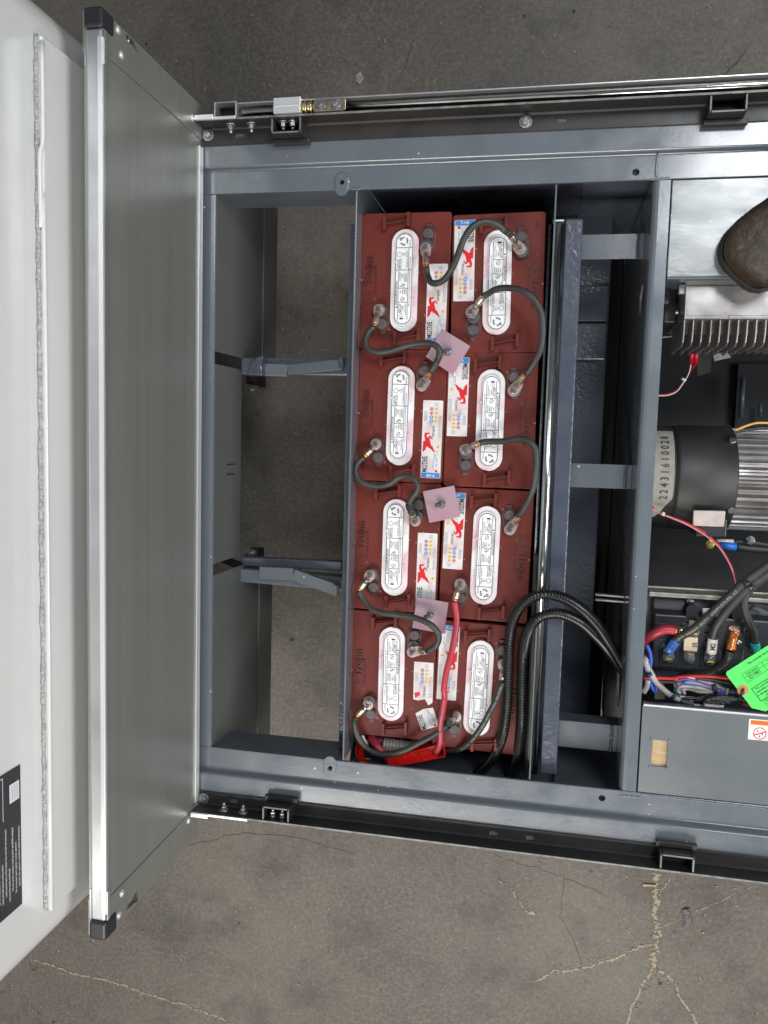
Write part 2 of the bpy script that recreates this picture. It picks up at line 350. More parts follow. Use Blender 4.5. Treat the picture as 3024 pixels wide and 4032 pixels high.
    def build(s, name, parent=None, bevel=0, origin=None, seg=2):
        me = bpy.data.meshes.new(name)
        o = bpy.data.objects.new(name, me); col.objects.link(o)
        off = Vector((0, 0, 0))
        if parent is not None: o.parent = parent
        if origin is not None: o.location = origin
        off = worig(o) if not s_local[0] else Vector(origin or (0, 0, 0))
        me.from_pydata([tuple(Vector(v)-off) for v in s.v], [], s.f)
        me.polygons.foreach_set('material_index', s.mi); me.polygons.foreach_set('use_smooth', s.sm)
        for n in s.mats: me.materials.append(M[n])
        me.update()
        if bevel:
            b = o.modifiers.new('bevel', 'BEVEL'); b.width = bevel; b.segments = seg; b.limit_method = 'ANGLE'; b.angle_limit = R_(40)
        return o
s_local = [False]

def tag(o, label=None, cat=None, group=None, kind=None):
    if label: o['label'] = label
    if cat: o['category'] = cat
    if group: o['group'] = group
    if kind: o['kind'] = kind
    return o
def empty(name, loc):
    e = bpy.data.objects.new(name, None); e.location = loc; e.empty_display_size = 0.05; col.objects.link(e); return e
def stadium(cx, cy, hx, hy, n=10, rot=0):
    """rounded slot, half sizes"""
    r = min(hx, hy); P = []
    for qx, qy, a0 in ((1, 1, 0), (-1, 1, 90), (-1, -1, 180), (1, -1, 270)):
        for k in range(n+1):
            a = R_(a0+90*k/n); P.append((qx*(hx-r)+r*math.cos(a), qy*(hy-r)+r*math.sin(a)))
    out = []
    for p in P:
        if not out or (abs(p[0]-out[-1][0])+abs(p[1]-out[-1][1])) > 1e-7: out.append(p)
    if abs(out[0][0]-out[-1][0])+abs(out[0][1]-out[-1][1]) < 1e-7: out.pop()
    c, s = math.cos(R_(rot)), math.sin(R_(rot))
    return [(cx+a*c-b*s, cy+a*s+b*c) for a, b in out]
def rrect(cx, cy, hx, hy, r, n=5, rot=0):
    P = []
    for qx, qy, a0 in ((1, 1, 0), (-1, 1, 90), (-1, -1, 180), (1, -1, 270)):
        for k in range(n+1):
            a = R_(a0+90*k/n); P.append((qx*(hx-r)+r*math.cos(a), qy*(hy-r)+r*math.sin(a)))
    c, s = math.cos(R_(rot)), math.sin(R_(rot))
    return [(cx+a*c-b*s, cy+a*s+b*c) for a, b in P]
def circ(cx, cy, r, n=20): return [(cx+r*math.cos(2*math.pi*k/n), cy+r*math.sin(2*math.pi*k/n)) for k in range(n)]
import bmesh
def fixn(me):
    bm = bmesh.new(); bm.from_mesh(me); bmesh.ops.recalc_face_normals(bm, faces=bm.faces); bm.to_mesh(me); bm.free()
def cut(o, cutters):
    """cut real holes; cutters are MB solids in world space"""
    fixn(o.data)
    for c in cutters:
        k = c.build('cutter'); fixn(k.data); md = o.modifiers.new('hole', 'BOOLEAN'); md.operation = 'DIFFERENCE'; md.object = k; md.solver = 'EXACT'
        bpy.context.view_layer.update()
        dg = bpy.context.evaluated_depsgraph_get(); me = bpy.data.meshes.new_from_object(o.evaluated_get(dg))
        o.modifiers.clear(); o.data = me; me.name = o.name
        bpy.data.objects.remove(k)
    o.modifiers.clear()
def hexbolt(mb, p, d, r=0.008, h=0.006, flange=0.0115, shank=0.0, m='zinc'):
    p = Vector(p); d = Vector(d).normalized(); mb.m(m)
    mb.cyl(p, p+d*0.0022, flange, 24); mb.cyl(p+d*0.0022, p+d*(0.0022+h), r, 6)
    mb.cyl(p+d*(0.0022+h), p+d*(0.0032+h), r*0.8, 20, r*0.6)
    if shank: mb.cyl(p+d*(0.003+h), p+d*(0.003+h+shank), r*0.5, 12)

ZI, ZO, ZF, ZL = 0.640, 0.654, 0.658, 0.697     # inner band, outer band, black flange, lip top
XR = 1.15                                        # right end of everything modelled
XT = at(787, 1745, 0.66).x                       # tailgate inner face
def Y(u, v, z): return at(u, v, z).y
def X(u, v, z): return at(u, v, z).x

# ================================================================ floor
def ribbon(mb, pts, wd, z, jit=0.4, step=0.005):
    P = [at(u, v, 0).xy for u, v in pts]; Q = []
    for i in range(len(P)-1):
        n = max(2, int((P[i+1]-P[i]).length/step))
        for k in range(n): Q.append(P[i].lerp(P[i+1], k/n))
    Q.append(P[-1]); vs = []
    ox = oy = 0
    for i, q in enumerate(Q):
        t = (Q[min(i+1, len(Q)-1)]-Q[max(0, i-1)]).normalized(); nn = Vector((-t.y, t.x))
        ox = ox*0.85+random.gauss(0, 0.0011); e = math.sin(math.pi*min(1, (i+1)/6, (len(Q)-i)/6)/2)
        a = wd*e*(1+random.uniform(-jit, jit)); b = wd*e*(1+random.uniform(-jit, jit))
        vs += [(*(q+nn*(a/2+ox)), z), (*(q-nn*(b/2-ox)), z)]
    mb.add(vs, [(2*i, 2*i+1, 2*i+3, 2*i+2) for i in range(len(Q)-1)])
mb = MB(); mb.m('floor').add([(-6, -6, 0), (6, -6, 0), (6, 6, 0), (-6, 6, 0)], [(0, 1, 2, 3)])
mb.m('sawdust')
ribbon(mb, [(2580, 3400), (2588, 3500), (2584, 3600), (2590, 3700), (2572, 3760), (2575, 3810)], 0.0135, 0.0012, 0.95)
ribbon(mb, [(2573, 3805), (2560, 3830), (2530, 3880), (2490, 3960), (2470, 4050), (2440, 4150)], 0.0060, 0.0011, 0.6)
ribbon(mb, [(2573, 3805), (2610, 3830), (2660, 3880), (2700, 3960), (2760, 4060), (2800, 4150)], 0.0060, 0.0011, 0.6)
ribbon(mb, [(2572, 3715), (2520, 3725), (2460, 3750), (2400, 3780), (2340, 3800), (2270, 3815), (2180, 3828), (2100, 3870)], 0.0060, 0.0010, 0.8)
ribbon(mb, [(2590, 3530), (2620, 3480), (2640, 3440)], 0.003, 0.0010, 0.8)
ribbon(mb, [(118, 3779), (200, 3800), (300, 3835), (420, 3860), (520, 3895), (640, 3930), (740, 3960), (860, 4010), (960, 4060)], 0.005, 0.0010, 0.6)
ribbon(mb, [(2000, 3490), (2030, 3530), (2070, 3590), (2110, 3605)], 0.0035, 0.0010, 0.9)
ribbon(mb, [(2060, 3580), (2120, 3600)], 0.009, 0.0013, 0.9)
ribbon(mb, [(2590, 3655), (2660, 3630), (2730, 3600), (2800, 3560), (2900, 3510), (3000, 3490)], 0.0018, 0.0010, 0.9)
mb.m('hair')
ribbon(mb, [(740, 3330), (860, 3300), (880, 3285), (960, 3280), (1060, 3288), (1140, 3295), (1200, 3305), (1260, 3318), (1330, 3345), (1400, 3370)], 0.0014, 0.0006, 0.6)
ribbon(mb, [(1940, 3360), (2060, 3400), (2200, 3450), (2330, 3500), (2400, 3540)], 0.0012, 0.0006, 0.6)
ribbon(mb, [(2220, 3440), (2210, 3560), (2205, 3620)], 0.001, 0.0006, 0.6)
ribbon(mb, [(2200, 3600), (2240, 3680), (2290, 3780), (2310, 3830)], 0.001, 0.0006, 0.6)
ribbon(mb, [(1640, 140), (1610, 220), (1580, 300), (1560, 350)], 0.0014, 0.0006, 0.6)
ribbon(mb, [(2950, 190), (2880, 260), (2830, 320)], 0.003, 0.0006, 0.5)
fl = mb.build('floor'); tag(fl, kind='structure', label='grey stained concrete floor with sawdust filled cracks')

# loose chips
mb = MB(); mb.m('sawdust')
for i in range(900):
    u = random.uniform(-100, 3100); v = random.choice((random.uniform(0, 420), random.uniform(3300, 4032), random.uniform(3300, 4032), random.uniform(820, 2840)))
    if 820 < v < 2900: u = random.uniform(950, 1360)
    p = at(u, v, 0); s = random.uniform(0.0004, 0.0014); a = random.uniform(0, 3.14); e = random.choice((1, 1.5, 4))
    c, sn = math.cos(a), math.sin(a)
    q = [(p.x+(x*c*e-y*sn)*s, p.y+(x*sn*e+y*c)*s) for x, y in ((-1, -1), (1, -1), (1, 1), (-1, 1))]
    mb.prism(q, 0.0014, 0.0014+s*0.6)
for (a, b, w_, nn_) in (((2588, 3400), (2575, 3800), 14, 160), ((2573, 3805), (2470, 4032), 9, 60), ((2573, 3805), (2790, 4032), 9, 60), ((2572, 3715), (2180, 3828), 9, 90), ((118, 3779), (860, 4010), 7, 110), ((2000, 3490), (2110, 3605), 9, 20)):
    for i in range(nn_):
        t = random.random(); p = at(a[0]+(b[0]-a[0])*t+random.gauss(0, w_), a[1]+(b[1]-a[1])*t+random.gauss(0, w_), 0); q_ = random.uniform(0.0006, 0.0018)
        mb.prism([(p.x-q_, p.y-q_*random.uniform(.4, 1)), (p.x+q_, p.y-q_*.6), (p.x+q_*.5, p.y+q_), (p.x-q_*.8, p.y+q_*.7)], 0.0013, 0.0013+q_*0.7)
tag(mb.build('sawdust_chips'), kind='stuff', label='tiny pale sawdust chips scattered over the floor')
def flat_thing(name, m, poly, th, label, cat, wob=0.0):
    P = [at(u, v, 0) for u, v in poly]; c = sum(P, Vector())/len(P)
    mb = MB(); mb.m(m).prism([(p.x, p.y) for p in P], 0.002, 0.002+th)
    o = mb.build(name, origin=(c.x, c.y, 0)); tag(o, label, cat); return o
flat_thing('tape_scrap', 'dirt', [(2686, 3578), (2712, 3573), (2716, 3600), (2722, 3640), (2697, 3646), (2692, 3610)], 0.004, 'crumpled black scrap of tape lying on the bright floor right of the wide crack', 'tape scrap')
flat_thing('tape_scrap', 'scrap', [(1400, 302), (1420, 285), (1436, 310), (1418, 334), (1404, 325)], 0.003, 'small grey crumpled scrap on the dark floor above the silver rod', 'scrap')
flat_thing('wood_sliver', 'wood', [(2530, 3478), (2581, 3481), (2580, 3486), (2532, 3487)], 0.003, 'thin pale wood sliver on the floor touching the wide sawdust crack', 'wood sliver')
flat_thing('wood_sliver', 'wood', [(2760, 3670), (2770, 3664), (2773, 3668), (2763, 3673)], 0.003, 'short tan wood chip on the floor below the black tape scrap', 'wood chip')

# ================================================================ vehicle
veh = empty('utility_vehicle', (0, 0, 0))
tag(veh, 'open grey steel vehicle chassis with white cab and raised aluminium tailgate', 'utility vehicle')

yN = dict(i=Y(1500, 743, ZI), s0=Y(1500, 650, ZI), s1=Y(1500, 630, ZO), o=Y(1500, 543, ZF), l=Y(2200, 441, ZF))
yS = dict(i=Y(1300, 2992, ZI), s0=Y(1300, 3074, ZI), s1=Y(1300, 3103, ZO), o=Y(1300, 3175, ZF), l=Y(1300, 3223, ZF))
XL = XT-0.012
XWL = X(1396, 745, ZI)
XOL = X(840, 1745, ZI)                 # left edge of the opening
# side rails: folded profile swept along x
def sweep(mb, prof, x0, x1, closed=True, smooth=False):
    n = len(prof)
    mb.add([(x0, y, z) for y, z in prof]+[(x1, y, z) for y, z in prof],
           [(i, (i+1) % n, n+(i+1) % n, n+i) for i in range(n if closed else n-1)] + ([tuple(range(n))[::-1], tuple(range(n, 2*n))] if closed else []), smooth)
mb = MB(); mb.m('paint')
for d, sg in ((yN, 1), (yS, -1)):
    mb = MB(); mb.m('paint')
    prof = [(d['i'], ZI-0.007), (d['i'], ZI), (d['s0'], ZI), (d['s0']+sg*0.002, ZI+0.002), (d['s1']-sg*0.003, ZO-0.003), (d['s1'], ZO), (d['o']+sg*0.03, ZO),
            (d['o']+sg*0.03, ZO-0.14), (d['o']+sg*0.026, ZO-0.14), (d['o']+sg*0.026, ZO-0.006), (d['s1']+sg*0.002, ZO-0.006), (d['s0']-sg*0.000, ZI-0.007)]
    if sg < 0: prof = prof[::-1]
    sweep(mb, prof, XL, XR)
    rails = mb.build('chassis_rail', veh, 0.0012)
    mb = MB(); mb.m('paint_dark').box(XL, XWL, d['i']+sg*0.0005, d['i']+sg*0.0045, ZI-0.10, ZI-0.0075); mb.build('rail_flange', veh)
    mb = MB(); mb.m('paint_dark').box(X(2300, 720, 0.6), XR, d['i']+sg*0.0300, d['i']+sg*0.0335, 0.15, ZI-0.0078); mb.build('bay_end_wall', veh)
    cuts = []
    for (u, v) in (((1347, 718), (2504, 678)) if sg > 0 else ((1300, 3024), (2370, 3143))):
        p = at(u, v, ZI); c = MB(); c.m('paint'); r = 0.0062 if u in (2504, 2370) else 0.0042
        c.prism(circ(p.x, p.y, r, 24), ZI-0.03, ZI+0.03); cuts.append(c)
        k = MB(); k.m('void').cyl((p.x, p.y, ZI-0.016), (p.x, p.y, ZI-0.0075), r+0.006, 16, r+0.004); k.build('hole_shade_disc', veh)  # dark disc below the hole, stands in for the shade inside it
    cut(rails, cuts)
# raised tabs round the small holes
for (u, v) in ((1347, 718), (1300, 3024)):
    p = at(u, v, ZI); mb = MB(); s = 1 if v < 2000 else -1
    outer = stadium(p.x, p.y-s*0.004, 0.0125, 0.021)
    mb.m('paint').prism(outer, ZI+0.0003, ZI+0.0022)
    o = mb.build('nut_plate', veh, 0.0008)
    c = MB(); c.m('paint').prism(circ(p.x, p.y, 0.0052, 20), ZI-0.01, ZI+0.02); cut(o, [c])
# left cross bar
mb = MB(); mb.m('paint')
mb.box(XL, XOL, yS['i'], yN['i'], ZI-0.005, ZI-0.0005)
mb.build('front_cross_bar', veh, 0.0012)
# weld beads across the inner band and along the plates
mb = MB(); mb.m('paint')
def bead(mb, a, b, r=0.0022, j=0.0006):
    a = Vector(a); b = Vector(b); n = max(3, int((b-a).length/0.004))
    mb.tube([a.lerp(b, k/n)+Vector((random.uniform(-j, j), random.uniform(-j, j), 0)) for k in range(n+1)], r, 8)
for a, b, r, j in (((2590, 606), (2583, 695), 0.0025, 0.0008), ((2445, 3133), (2520, 3140), 0.002, 0.0006), ((2525, 3128), (3100, 3195), 0.0016, 0.0006), ((1387, 745), (1420, 744), 0.002, 0.0006), ((2565, 706), (2640, 702), 0.0018, 0.0006)):
    mb = MB(); mb.m('paint'); bead(mb, at(*a, ZI), at(*b, ZI), r, j); mb.build('weld_bead', veh)

# black side rails (angle profile) with slots
for d, sg, slots, nm in ((yN, 1, [(943, 535), (2216, 476)], 'n'), (yS, -1, [(918, 3156), (1945, 3283), (2089, 3301)], 's')):
    mb = MB(); mb.m('black')
    pr = [(d['o'], ZF-0.0035), (d['o'], ZF), (d['l']-sg*0.003, ZF), (d['l'], ZF+0.003), (d['l'], ZL), (d['l']+sg*0.004, ZL), (d['l']+sg*0.004, ZF-0.10), (d['l'], ZF-0.10), (d['l'], ZF-0.0035)]
    if sg < 0: pr = pr[::-1]
    sweep(mb, pr, XT+0.004, XR)
    o = mb.build('side_rail', veh); tag(o, 'black steel angle rail along the %s edge of the chassis' % ('upper' if sg > 0 else 'lower'))
    cs = []
    for (u, v) in slots:
        p = at(u, v, ZF); c = MB(); c.m('paint').prism(stadium(p.x, p.y, 0.0095, 0.0048), ZF-0.02, ZF+0.01); cs.append(c)
    cut(o, cs)
    e = MB(); e.m('black_edge')
    e.box(XT+0.006, XR, d['l']+sg*0.0003, d['l']+sg*0.0037, ZL+0.0002, ZL+0.0008)
    e.build('pale_edge', o)
    # stake pockets: U shaped bracket against the lip, open to the outside
    for (u0, u1) in (((1065, 1185), (2790, 2942)) if sg > 0 else ((1030, 1137), (2608, 2748))):
        vz = 480 if sg > 0 else 3230
        x0, x1 = X(u0, vz, ZL), X(u1, vz, ZL); t = 0.0045; dep = 0.028
        ya, yb = d['l']-sg*0.0005, d['l']-sg*dep
        b = MB(); b.m('black')
        zt = ZL-0.002
        b.box(x0, x0+t, ya, yb, ZF+0.0005, zt); b.box(x1-t, x1, ya, yb, ZF+0.0005, zt); b.box(x0+t, x1-t, yb, yb+sg*t, ZF+0.0005, zt)
        b.box(x0-0.004, x1+0.008, yb-sg*0.010, yb-sg*0.0005, ZF+0.0005, ZF+0.012)
        q = b.build('stake_pocket', o, 0.0015)
        e = MB(); e.m('black_edge'); e.box(x0+0.001, x0+t-0.001, ya, yb+sg*t, zt+0.0002, zt+0.0006); e.box(x1-t+0.001, x1-0.001, ya, yb+sg*t, zt+0.0002, zt+0.0006); e.box(x0+t, x1-t, yb+sg*0.001, yb+sg*(t-0.001), zt+0.0002, zt+0.0006)
        e.build('pale_edge', o)
    # bolts
    top = ((820, 532), (2070, 480)) if sg > 0 else ((803, 3143),)
    for (u, v) in top:
        b = MB(); p = at(u, v, ZF); hexbolt(b, (p.x, p.y, ZF), (0, 0, 1), 0.0078, 0.006, 0.0112); b.build('hex_bolt', o)
    side = ((909, 500), (991, 495), (1115, 488), (1153, 486)) if sg > 0 else ((882, 3187), (958, 3197), (1074, 3222), (1112, 3225))
    for i, (u, v) in enumerate(side):
        z = ZF+0.020; x = X(u, v, z); b = MB()
        hexbolt(b, (x, d['l']-sg*0.0005, z), (0, -sg, 0), 0.0062, 0.007, 0.0092 if sg > 0 or i < 2 else 0.006, 0.006); b.build('flange_nut', o)

# silver hinge hardware along the upper edge
dN = yN['l']+0.0045
mb = MB(); mb.m('alu')
x0 = X(935, 440, ZL)
mb.box(x0, XR, dN, dN+0.0222, ZL-0.036, ZL-0.032); mb.box(x0, XR, dN+0.0225, dN+0.025, ZL-0.032, ZL+0.001)
ch = mb.build('hinge_channel', veh, 0.0006)
mb = MB(); mb.m('chrome').tube([(x0+0.005, dN+0.012, ZL-0.012), (XR, dN+0.012, ZL-0.012)], 0.0072, 20, straight=True)
mb.build('torsion_rod', veh)
mb = MB(); mb.m('alu_bright'); xa, xb = X(1081, 435, ZL), X(1186, 430, ZL)
mb.box(xa, xb, dN+0.0005, dN+0.027, ZL-0.02, ZL+0.0065); mb.box(xa, xb, dN+0.012, dN+0.014, ZL+0.0066, ZL+0.0075)
mb.build('hinge_block', veh, 0.001)
mb = MB(); mb.m('zincyellow'); zc = ZL-0.008
for k, (r, l) in enumerate(((0.008, 0.005), (0.0125, 0.004), (0.009, 0.006), (0.0125, 0.004), (0.0085, 0.008))):
    xq = xb+0.001+sum((0.005, 0.004, 0.006, 0.004, 0.008)[:k]); mb.m('tin' if k % 2 else 'zincyellow').cyl((xq, dN+0.013, zc), (xq+l-0.0003, dN+0.013, zc), r, 20)
mb.build('hinge_coupling', veh)
mb = MB(); mb.m('tin'); xa, xb2 = X(1236, 435, ZL), X(1362, 430, ZL)
mb.prism(rrect((xa+xb2)/2, dN+0.0115, (xb2-xa)/2, 0.0105, 0.004), ZL-0.001, ZL+0.003)
br = mb.build('hinge_plate', veh, 0.0006)
for f in (0.22, 0.68):
    b = MB(); hexbolt(b, (xa+(xb2-xa)*f, dN+0.0115, ZL+0.003), (0, 0, 1), 0.006, 0.004, 0.0085); b.build('hex_bolt', br)
# small square tube end by the tailgate
mb = MB(); mb.m('alu'); xa, xb = X(845, 450, ZL), X(932, 445, ZL); t = 0.002
mb.box(xa, xa+t, dN, dN+0.027, ZL-0.03, ZL+0.003); mb.box(xb-t, xb, dN, dN+0.027, ZL-0.03, ZL+0.003); mb.box(xa+t, xb-t, dN+0.025, dN+0.027, ZL-0.03, ZL+0.003)
mb.m('void').box(xa+t, xb-t, dN, dN+0.0249, ZL-0.032, ZL-0.025)
mb.build('square_tube_end', veh, 0.0004)
for yy, sg in ((yN['l']+0.001, 1), (yS['l']-0.0055, -1)):
    mb = MB(); mb.m('alu_bright'); mb.box(XT+0.004, X(900 if sg > 0 else 975, 3230, ZL), yy, yy+0.005, ZL+0.001, ZL+0.0035)
    mb.box(XT+0.004, XT+0.040, yy+0.0002-(0.004 if sg < 0 else 0), yy+0.0048+(0.004 if sg > 0 else 0), ZL+0.0036, ZL+0.0055)
    mb.build('hinge_leaf', veh, 0.0006)

# deep under-body: bay panels -------------------------------------------------
mb = MB(); mb.m('paint_green')
def hang(_, v0, v1, zb, x=XOL, lean=0.0, t=0.004, zt=ZI-0.0055):
    mb = MB(); mb.m('paint_green'); ya, yb = Y(850, v0, ZI-0.05), Y(850, v1, ZI-0.05)
    mb.hexa([(x-t+lean, ya, zb), (x-t+lean, yb, zb), (x+lean, yb, zb), (x+lean, ya, zb)], [(x-t, ya, zt), (x-t, yb, zt), (x, yb, zt), (x, ya, zt)]); mb.build('front_skirt_panel', veh, 0.001)
hang(mb, 600, 1392, 0.395, lean=0.012); hang(mb, 1440, 2208, 0.50, lean=0.004); hang(mb, 2250, 3080, 0.395, lean=0.012)
# folded lower returns of the outer skirts (darker strip)
for v0, v1 in ((600, 1410), (2262, 3080)):
    mb = MB(); mb.m('paint_green'); ya, yb = Y(850, v0, ZI-0.05), Y(850, v1, ZI-0.05); x = XOL+0.0125
    mb.hexa([(x+0.004, ya, 0.33), (x+0.004, yb, 0.33), (x+0.008, yb, 0.33), (x+0.008, ya, 0.33)], [(x-0.002, ya, 0.40), (x-0.002, yb, 0.40), (x+0.002, yb, 0.40), (x+0.002, ya, 0.40)])
    mb.build('skirt_return', veh)
# slits in the middle skirt
for v in (1828, 1867):
    mb = MB(); mb.m('void'); xs = XOL+0.0035; ya = Y(890, v, 0.56); mb.box(xs-0.003, xs+0.0008, ya-0.0009, ya+0.0009, 0.535, 0.575)
    mb.build('skirt_slit', veh)
XW = X(1399, 745, ZI)      # tray wall left
# cross tubes between skirt and tray
def bar(mb, p, q, w_, h_):
    p = Vector(p); q = Vector(q); d = (q-p).normalized(); s = Vector((-d.y, d.x, 0)).normalized()*w_/2; k = Vector((0, 0, h_))
    mb.hexa([p-s-k, q-s-k, q+s-k, p+s-k], [p-s, q-s, q+s, p+s])
zc = 0.50
mb = MB(); mb.m('paint_dark')
a = at(850, 1440, zc); b = at(1350, 1450, zc); bar(mb, (XOL+0.002, a.y, zc), (XW-0.02, a.y, zc), 0.036, 0.05)
mb.build('cross_tube', veh, 0.003)
mb = MB(); mb.m('paint'); bar(mb, at(1032, 1455, zc+0.012), at(1130, 1458, zc+0.012), 0.026, 0.010)
mb.m('paint_dark'); bar(mb, at(1130, 1456, zc+0.013), at(1345, 1434, zc+0.022), 0.022, 0.016)
mb.build('brace_plate', veh, 0.0015)
mb = MB(); mb.m('paint_rough'); g = [at(u, v, zc+0.03) for u, v in ((968, 1476), (985, 1432), (1012, 1402), (1036, 1403), (1030, 1440), (1034, 1480))]
mb.prism([(p.x, p.y) for p in g], zc, zc+0.03); mb.build('gusset_plate', veh, 0.003); mb = MB(); bead(mb.m('paint_rough'), at(1345, 1408, zc+0.03), at(1345, 1450, zc+0.03), 0.006, 0.001); mb.build('weld_bead', veh)
mb = MB(); mb.m('paint_dark')
a = at(850, 2245, zc); bar(mb, (XOL+0.002, a.y-0.008, zc), (XW-0.02, a.y-0.014, zc), 0.030, 0.04)
mb.m('paint_dark'); bar(mb, at(950, 2212, zc-0.02), at(1345, 2230, zc-0.02), 0.020, 0.03)
mb.build('cross_tube', veh, 0.003)
mb = MB(); mb.m('paint'); bar(mb, at(1022, 2256, zc+0.012), at(1155, 2262, zc+0.012), 0.026, 0.010)
bar(mb, at(1155, 2264, zc+0.014), at(1325, 2325, zc+0.014), 0.024, 0.018); bead(mb, at(1325, 2305, zc+0.02), at(1322, 2345, zc+0.02), 0.006, 0.001)
mb.build('brace_plate', veh, 0.0015)
mb = MB(); mb.m('paint_dark')
P = [at(u, v, zc-0.01) for u, v in ((842, 2268), (990, 2282), (845, 2318))]
mb.prism([(p.x, p.y) for p in P], zc-0.03, zc-0.01); mb.build('gusset_plate', veh, 0.002)
# hanging latch brackets in the bay
for (u, v, s) in ((985, 1515, 1), (980, 2165, -1)):
    mb = MB(); p = at(u, v, 0.40)
    mb.m('black').box(p.x-0.014, p.x+0.012, p.y-0.002, p.y+s*0.032, 0.33, 0.39)
    mb.m('tin').hexa([(p.x-0.014, p.y-0.012, 0.39), (p.x+0.016, p.y-0.012, 0.39), (p.x+0.016, p.y-0.002, 0.39), (p.x-0.014, p.y+0.004, 0.39)], [(p.x-0.014, p.y-0.012, 0.394), (p.x+0.016, p.y-0.012, 0.394), (p.x+0.016, p.y-0.002, 0.394), (p.x-0.014, p.y+0.004, 0.394)])
    hexbolt(mb, (p.x+0.002, p.y-0.008, 0.394), (0, 0, 1), 0.006, 0.005, 0.008)
    mb.build('hanging_bracket', veh)
# dark diagonal strap in the lower gap
mb = MB(); mb.m('void').tube([at(800, 2160, 0.30), at(960, 2230, 0.30), at(1180, 2236, 0.34)], 0.010, 10); mb.build('drive_hose', veh)

# battery tray: thin walls, floor, left/right channels
YN_, YS_ = yN['i']-0.001, yS['i']+0.001
XW2 = X(2187, 735, ZI)
mb = MB(); mb.m('paint')
mb.box(XW, XW+0.0035, YS_, YN_, 0.22, ZI-0.002)
mb.box(XW2, XW2+0.003, YS_, YN_, 0.22, ZI-0.004)
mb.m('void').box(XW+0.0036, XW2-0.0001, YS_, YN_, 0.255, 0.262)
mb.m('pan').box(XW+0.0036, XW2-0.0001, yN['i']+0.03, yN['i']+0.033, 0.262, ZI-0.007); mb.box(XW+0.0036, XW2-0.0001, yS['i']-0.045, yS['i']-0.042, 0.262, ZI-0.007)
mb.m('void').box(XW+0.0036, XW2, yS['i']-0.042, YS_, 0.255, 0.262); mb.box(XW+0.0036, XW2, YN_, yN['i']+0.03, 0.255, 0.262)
mb.m('paint').box(XW, XW+0.0035, YN_+0.0002, yN['i']+0.0298, 0.22, ZI-0.0085); mb.box(XW, XW+0.0035, yS['i']-0.0418, YS_-0.0002, 0.22, ZI-0.102)
mb.build('battery_tray', veh, 0.0008)
for ya in (yN['i']+0.034, yS['i']-0.050):
    mb = MB(); mb.m('pan').box(XW2-0.02, XR, ya, ya+0.003, 0.10, ZI-0.007); mb.build('end_wall', veh)
mb = MB(); mb.m('paint_rough'); zq = 0.585
mb.box(XW-0.022, XW-0.001, YS_, Y(1375, 880, zq), zq-0.05, zq)
mb.build('tray_channel', veh, 0.002)
# right channel with wrinkled paint
zq = 0.60; xc0, xc1 = X(2228, 865, zq), X(2296, 865, zq)
mb = MB(); mb.m('paint_rough'); mb.box(xc0, xc1, YS_, Y(2250, 862, zq), zq-0.055, zq); mb.build('tray_channel', veh, 0.0025)
# polished rod
zq = 0.600; xr = X(2198, 880, zq)
mb = MB(); mb.m('chrome').tube([(xr, YS_, zq), (xr, Y(2198, 878, zq), zq)], 0.0082, 24, straight=True)
mb.m('alu').box(xr-0.010, xr+0.010, Y(2198, 878, zq)+0.0005, Y(2198, 878, zq)+0.003, zq-0.008, zq+0.010)
mb.build('lift_rod', veh)
mb = MB(); mb.m('zinc').tube([(xr-0.0145, YS_, zq-0.012), (xr-0.0145, Y(2198, 878, zq), zq-0.012)], 0.003, 12, straight=True); mb.build('guide_rod', veh)
# bulkhead
xb0 = X(2572, 705, ZI); xb1 = X(2643, 705, ZI)
mb = MB(); mb.m('paint')
prof = [(xb0, 0.16), (xb0, ZI-0.014), (xb0+0.002, ZI-0.006), (xb0+0.006, ZI-0.0015), (xb0+0.011, ZI-0.0006), (xb1, ZI-0.0006), (xb1, ZI-0.03), (xb1-0.004, ZI-0.03), (xb1-0.004, ZI-0.006), (xb0+0.012, ZI-0.006), (xb0+0.004, ZI-0.016), (xb0+0.004, 0.16)]
n = len(prof)
mb.add([(x, YS_, z) for x, z in prof]+[(x, YN_, z) for x, z in prof], [(i, (i+1) % n, n+(i+1) % n, n+i) for i in range(n)]+[tuple(range(n))[::-1], tuple(range(n, 2*n))])
bh = mb.build('bulkhead', veh)
hp = MB(); yh = Y(2520, 1200, 0.52); hp.m('void')
pts = [(yh+0.030*math.cos(t), 0.56+0.034*math.sin(t)) for t in [2*math.pi*k/24 for k in range(24)]]
hp.add([(xb0-0.02, a, b) for a, b in pts]+[(xb0+0.02, a, b) for a, b in pts], [(i, (i+1) % 24, 24+(i+1) % 24, 24+i) for i in range(24)]+[tuple(range(24))[::-1], tuple(range(24, 48))])
hq = MB(); yh2 = Y(2450, 2655, 0.50); hq.m('void')
pts = [(yh2+0.055*math.cos(t), 0.535+0.040*math.sin(t)) for t in [2*math.pi*k/24 for k in range(24)]]
hq.add([(xb0-0.02, a, b) for a, b in pts]+[(xb0+0.02, a, b) for a, b in pts], [(i, (i+1) % 24, 24+(i+1) % 24, 24+i) for i in range(24)]+[tuple(range(24))[::-1], tuple(range(24, 48))])
cut(bh, [hp, hq])
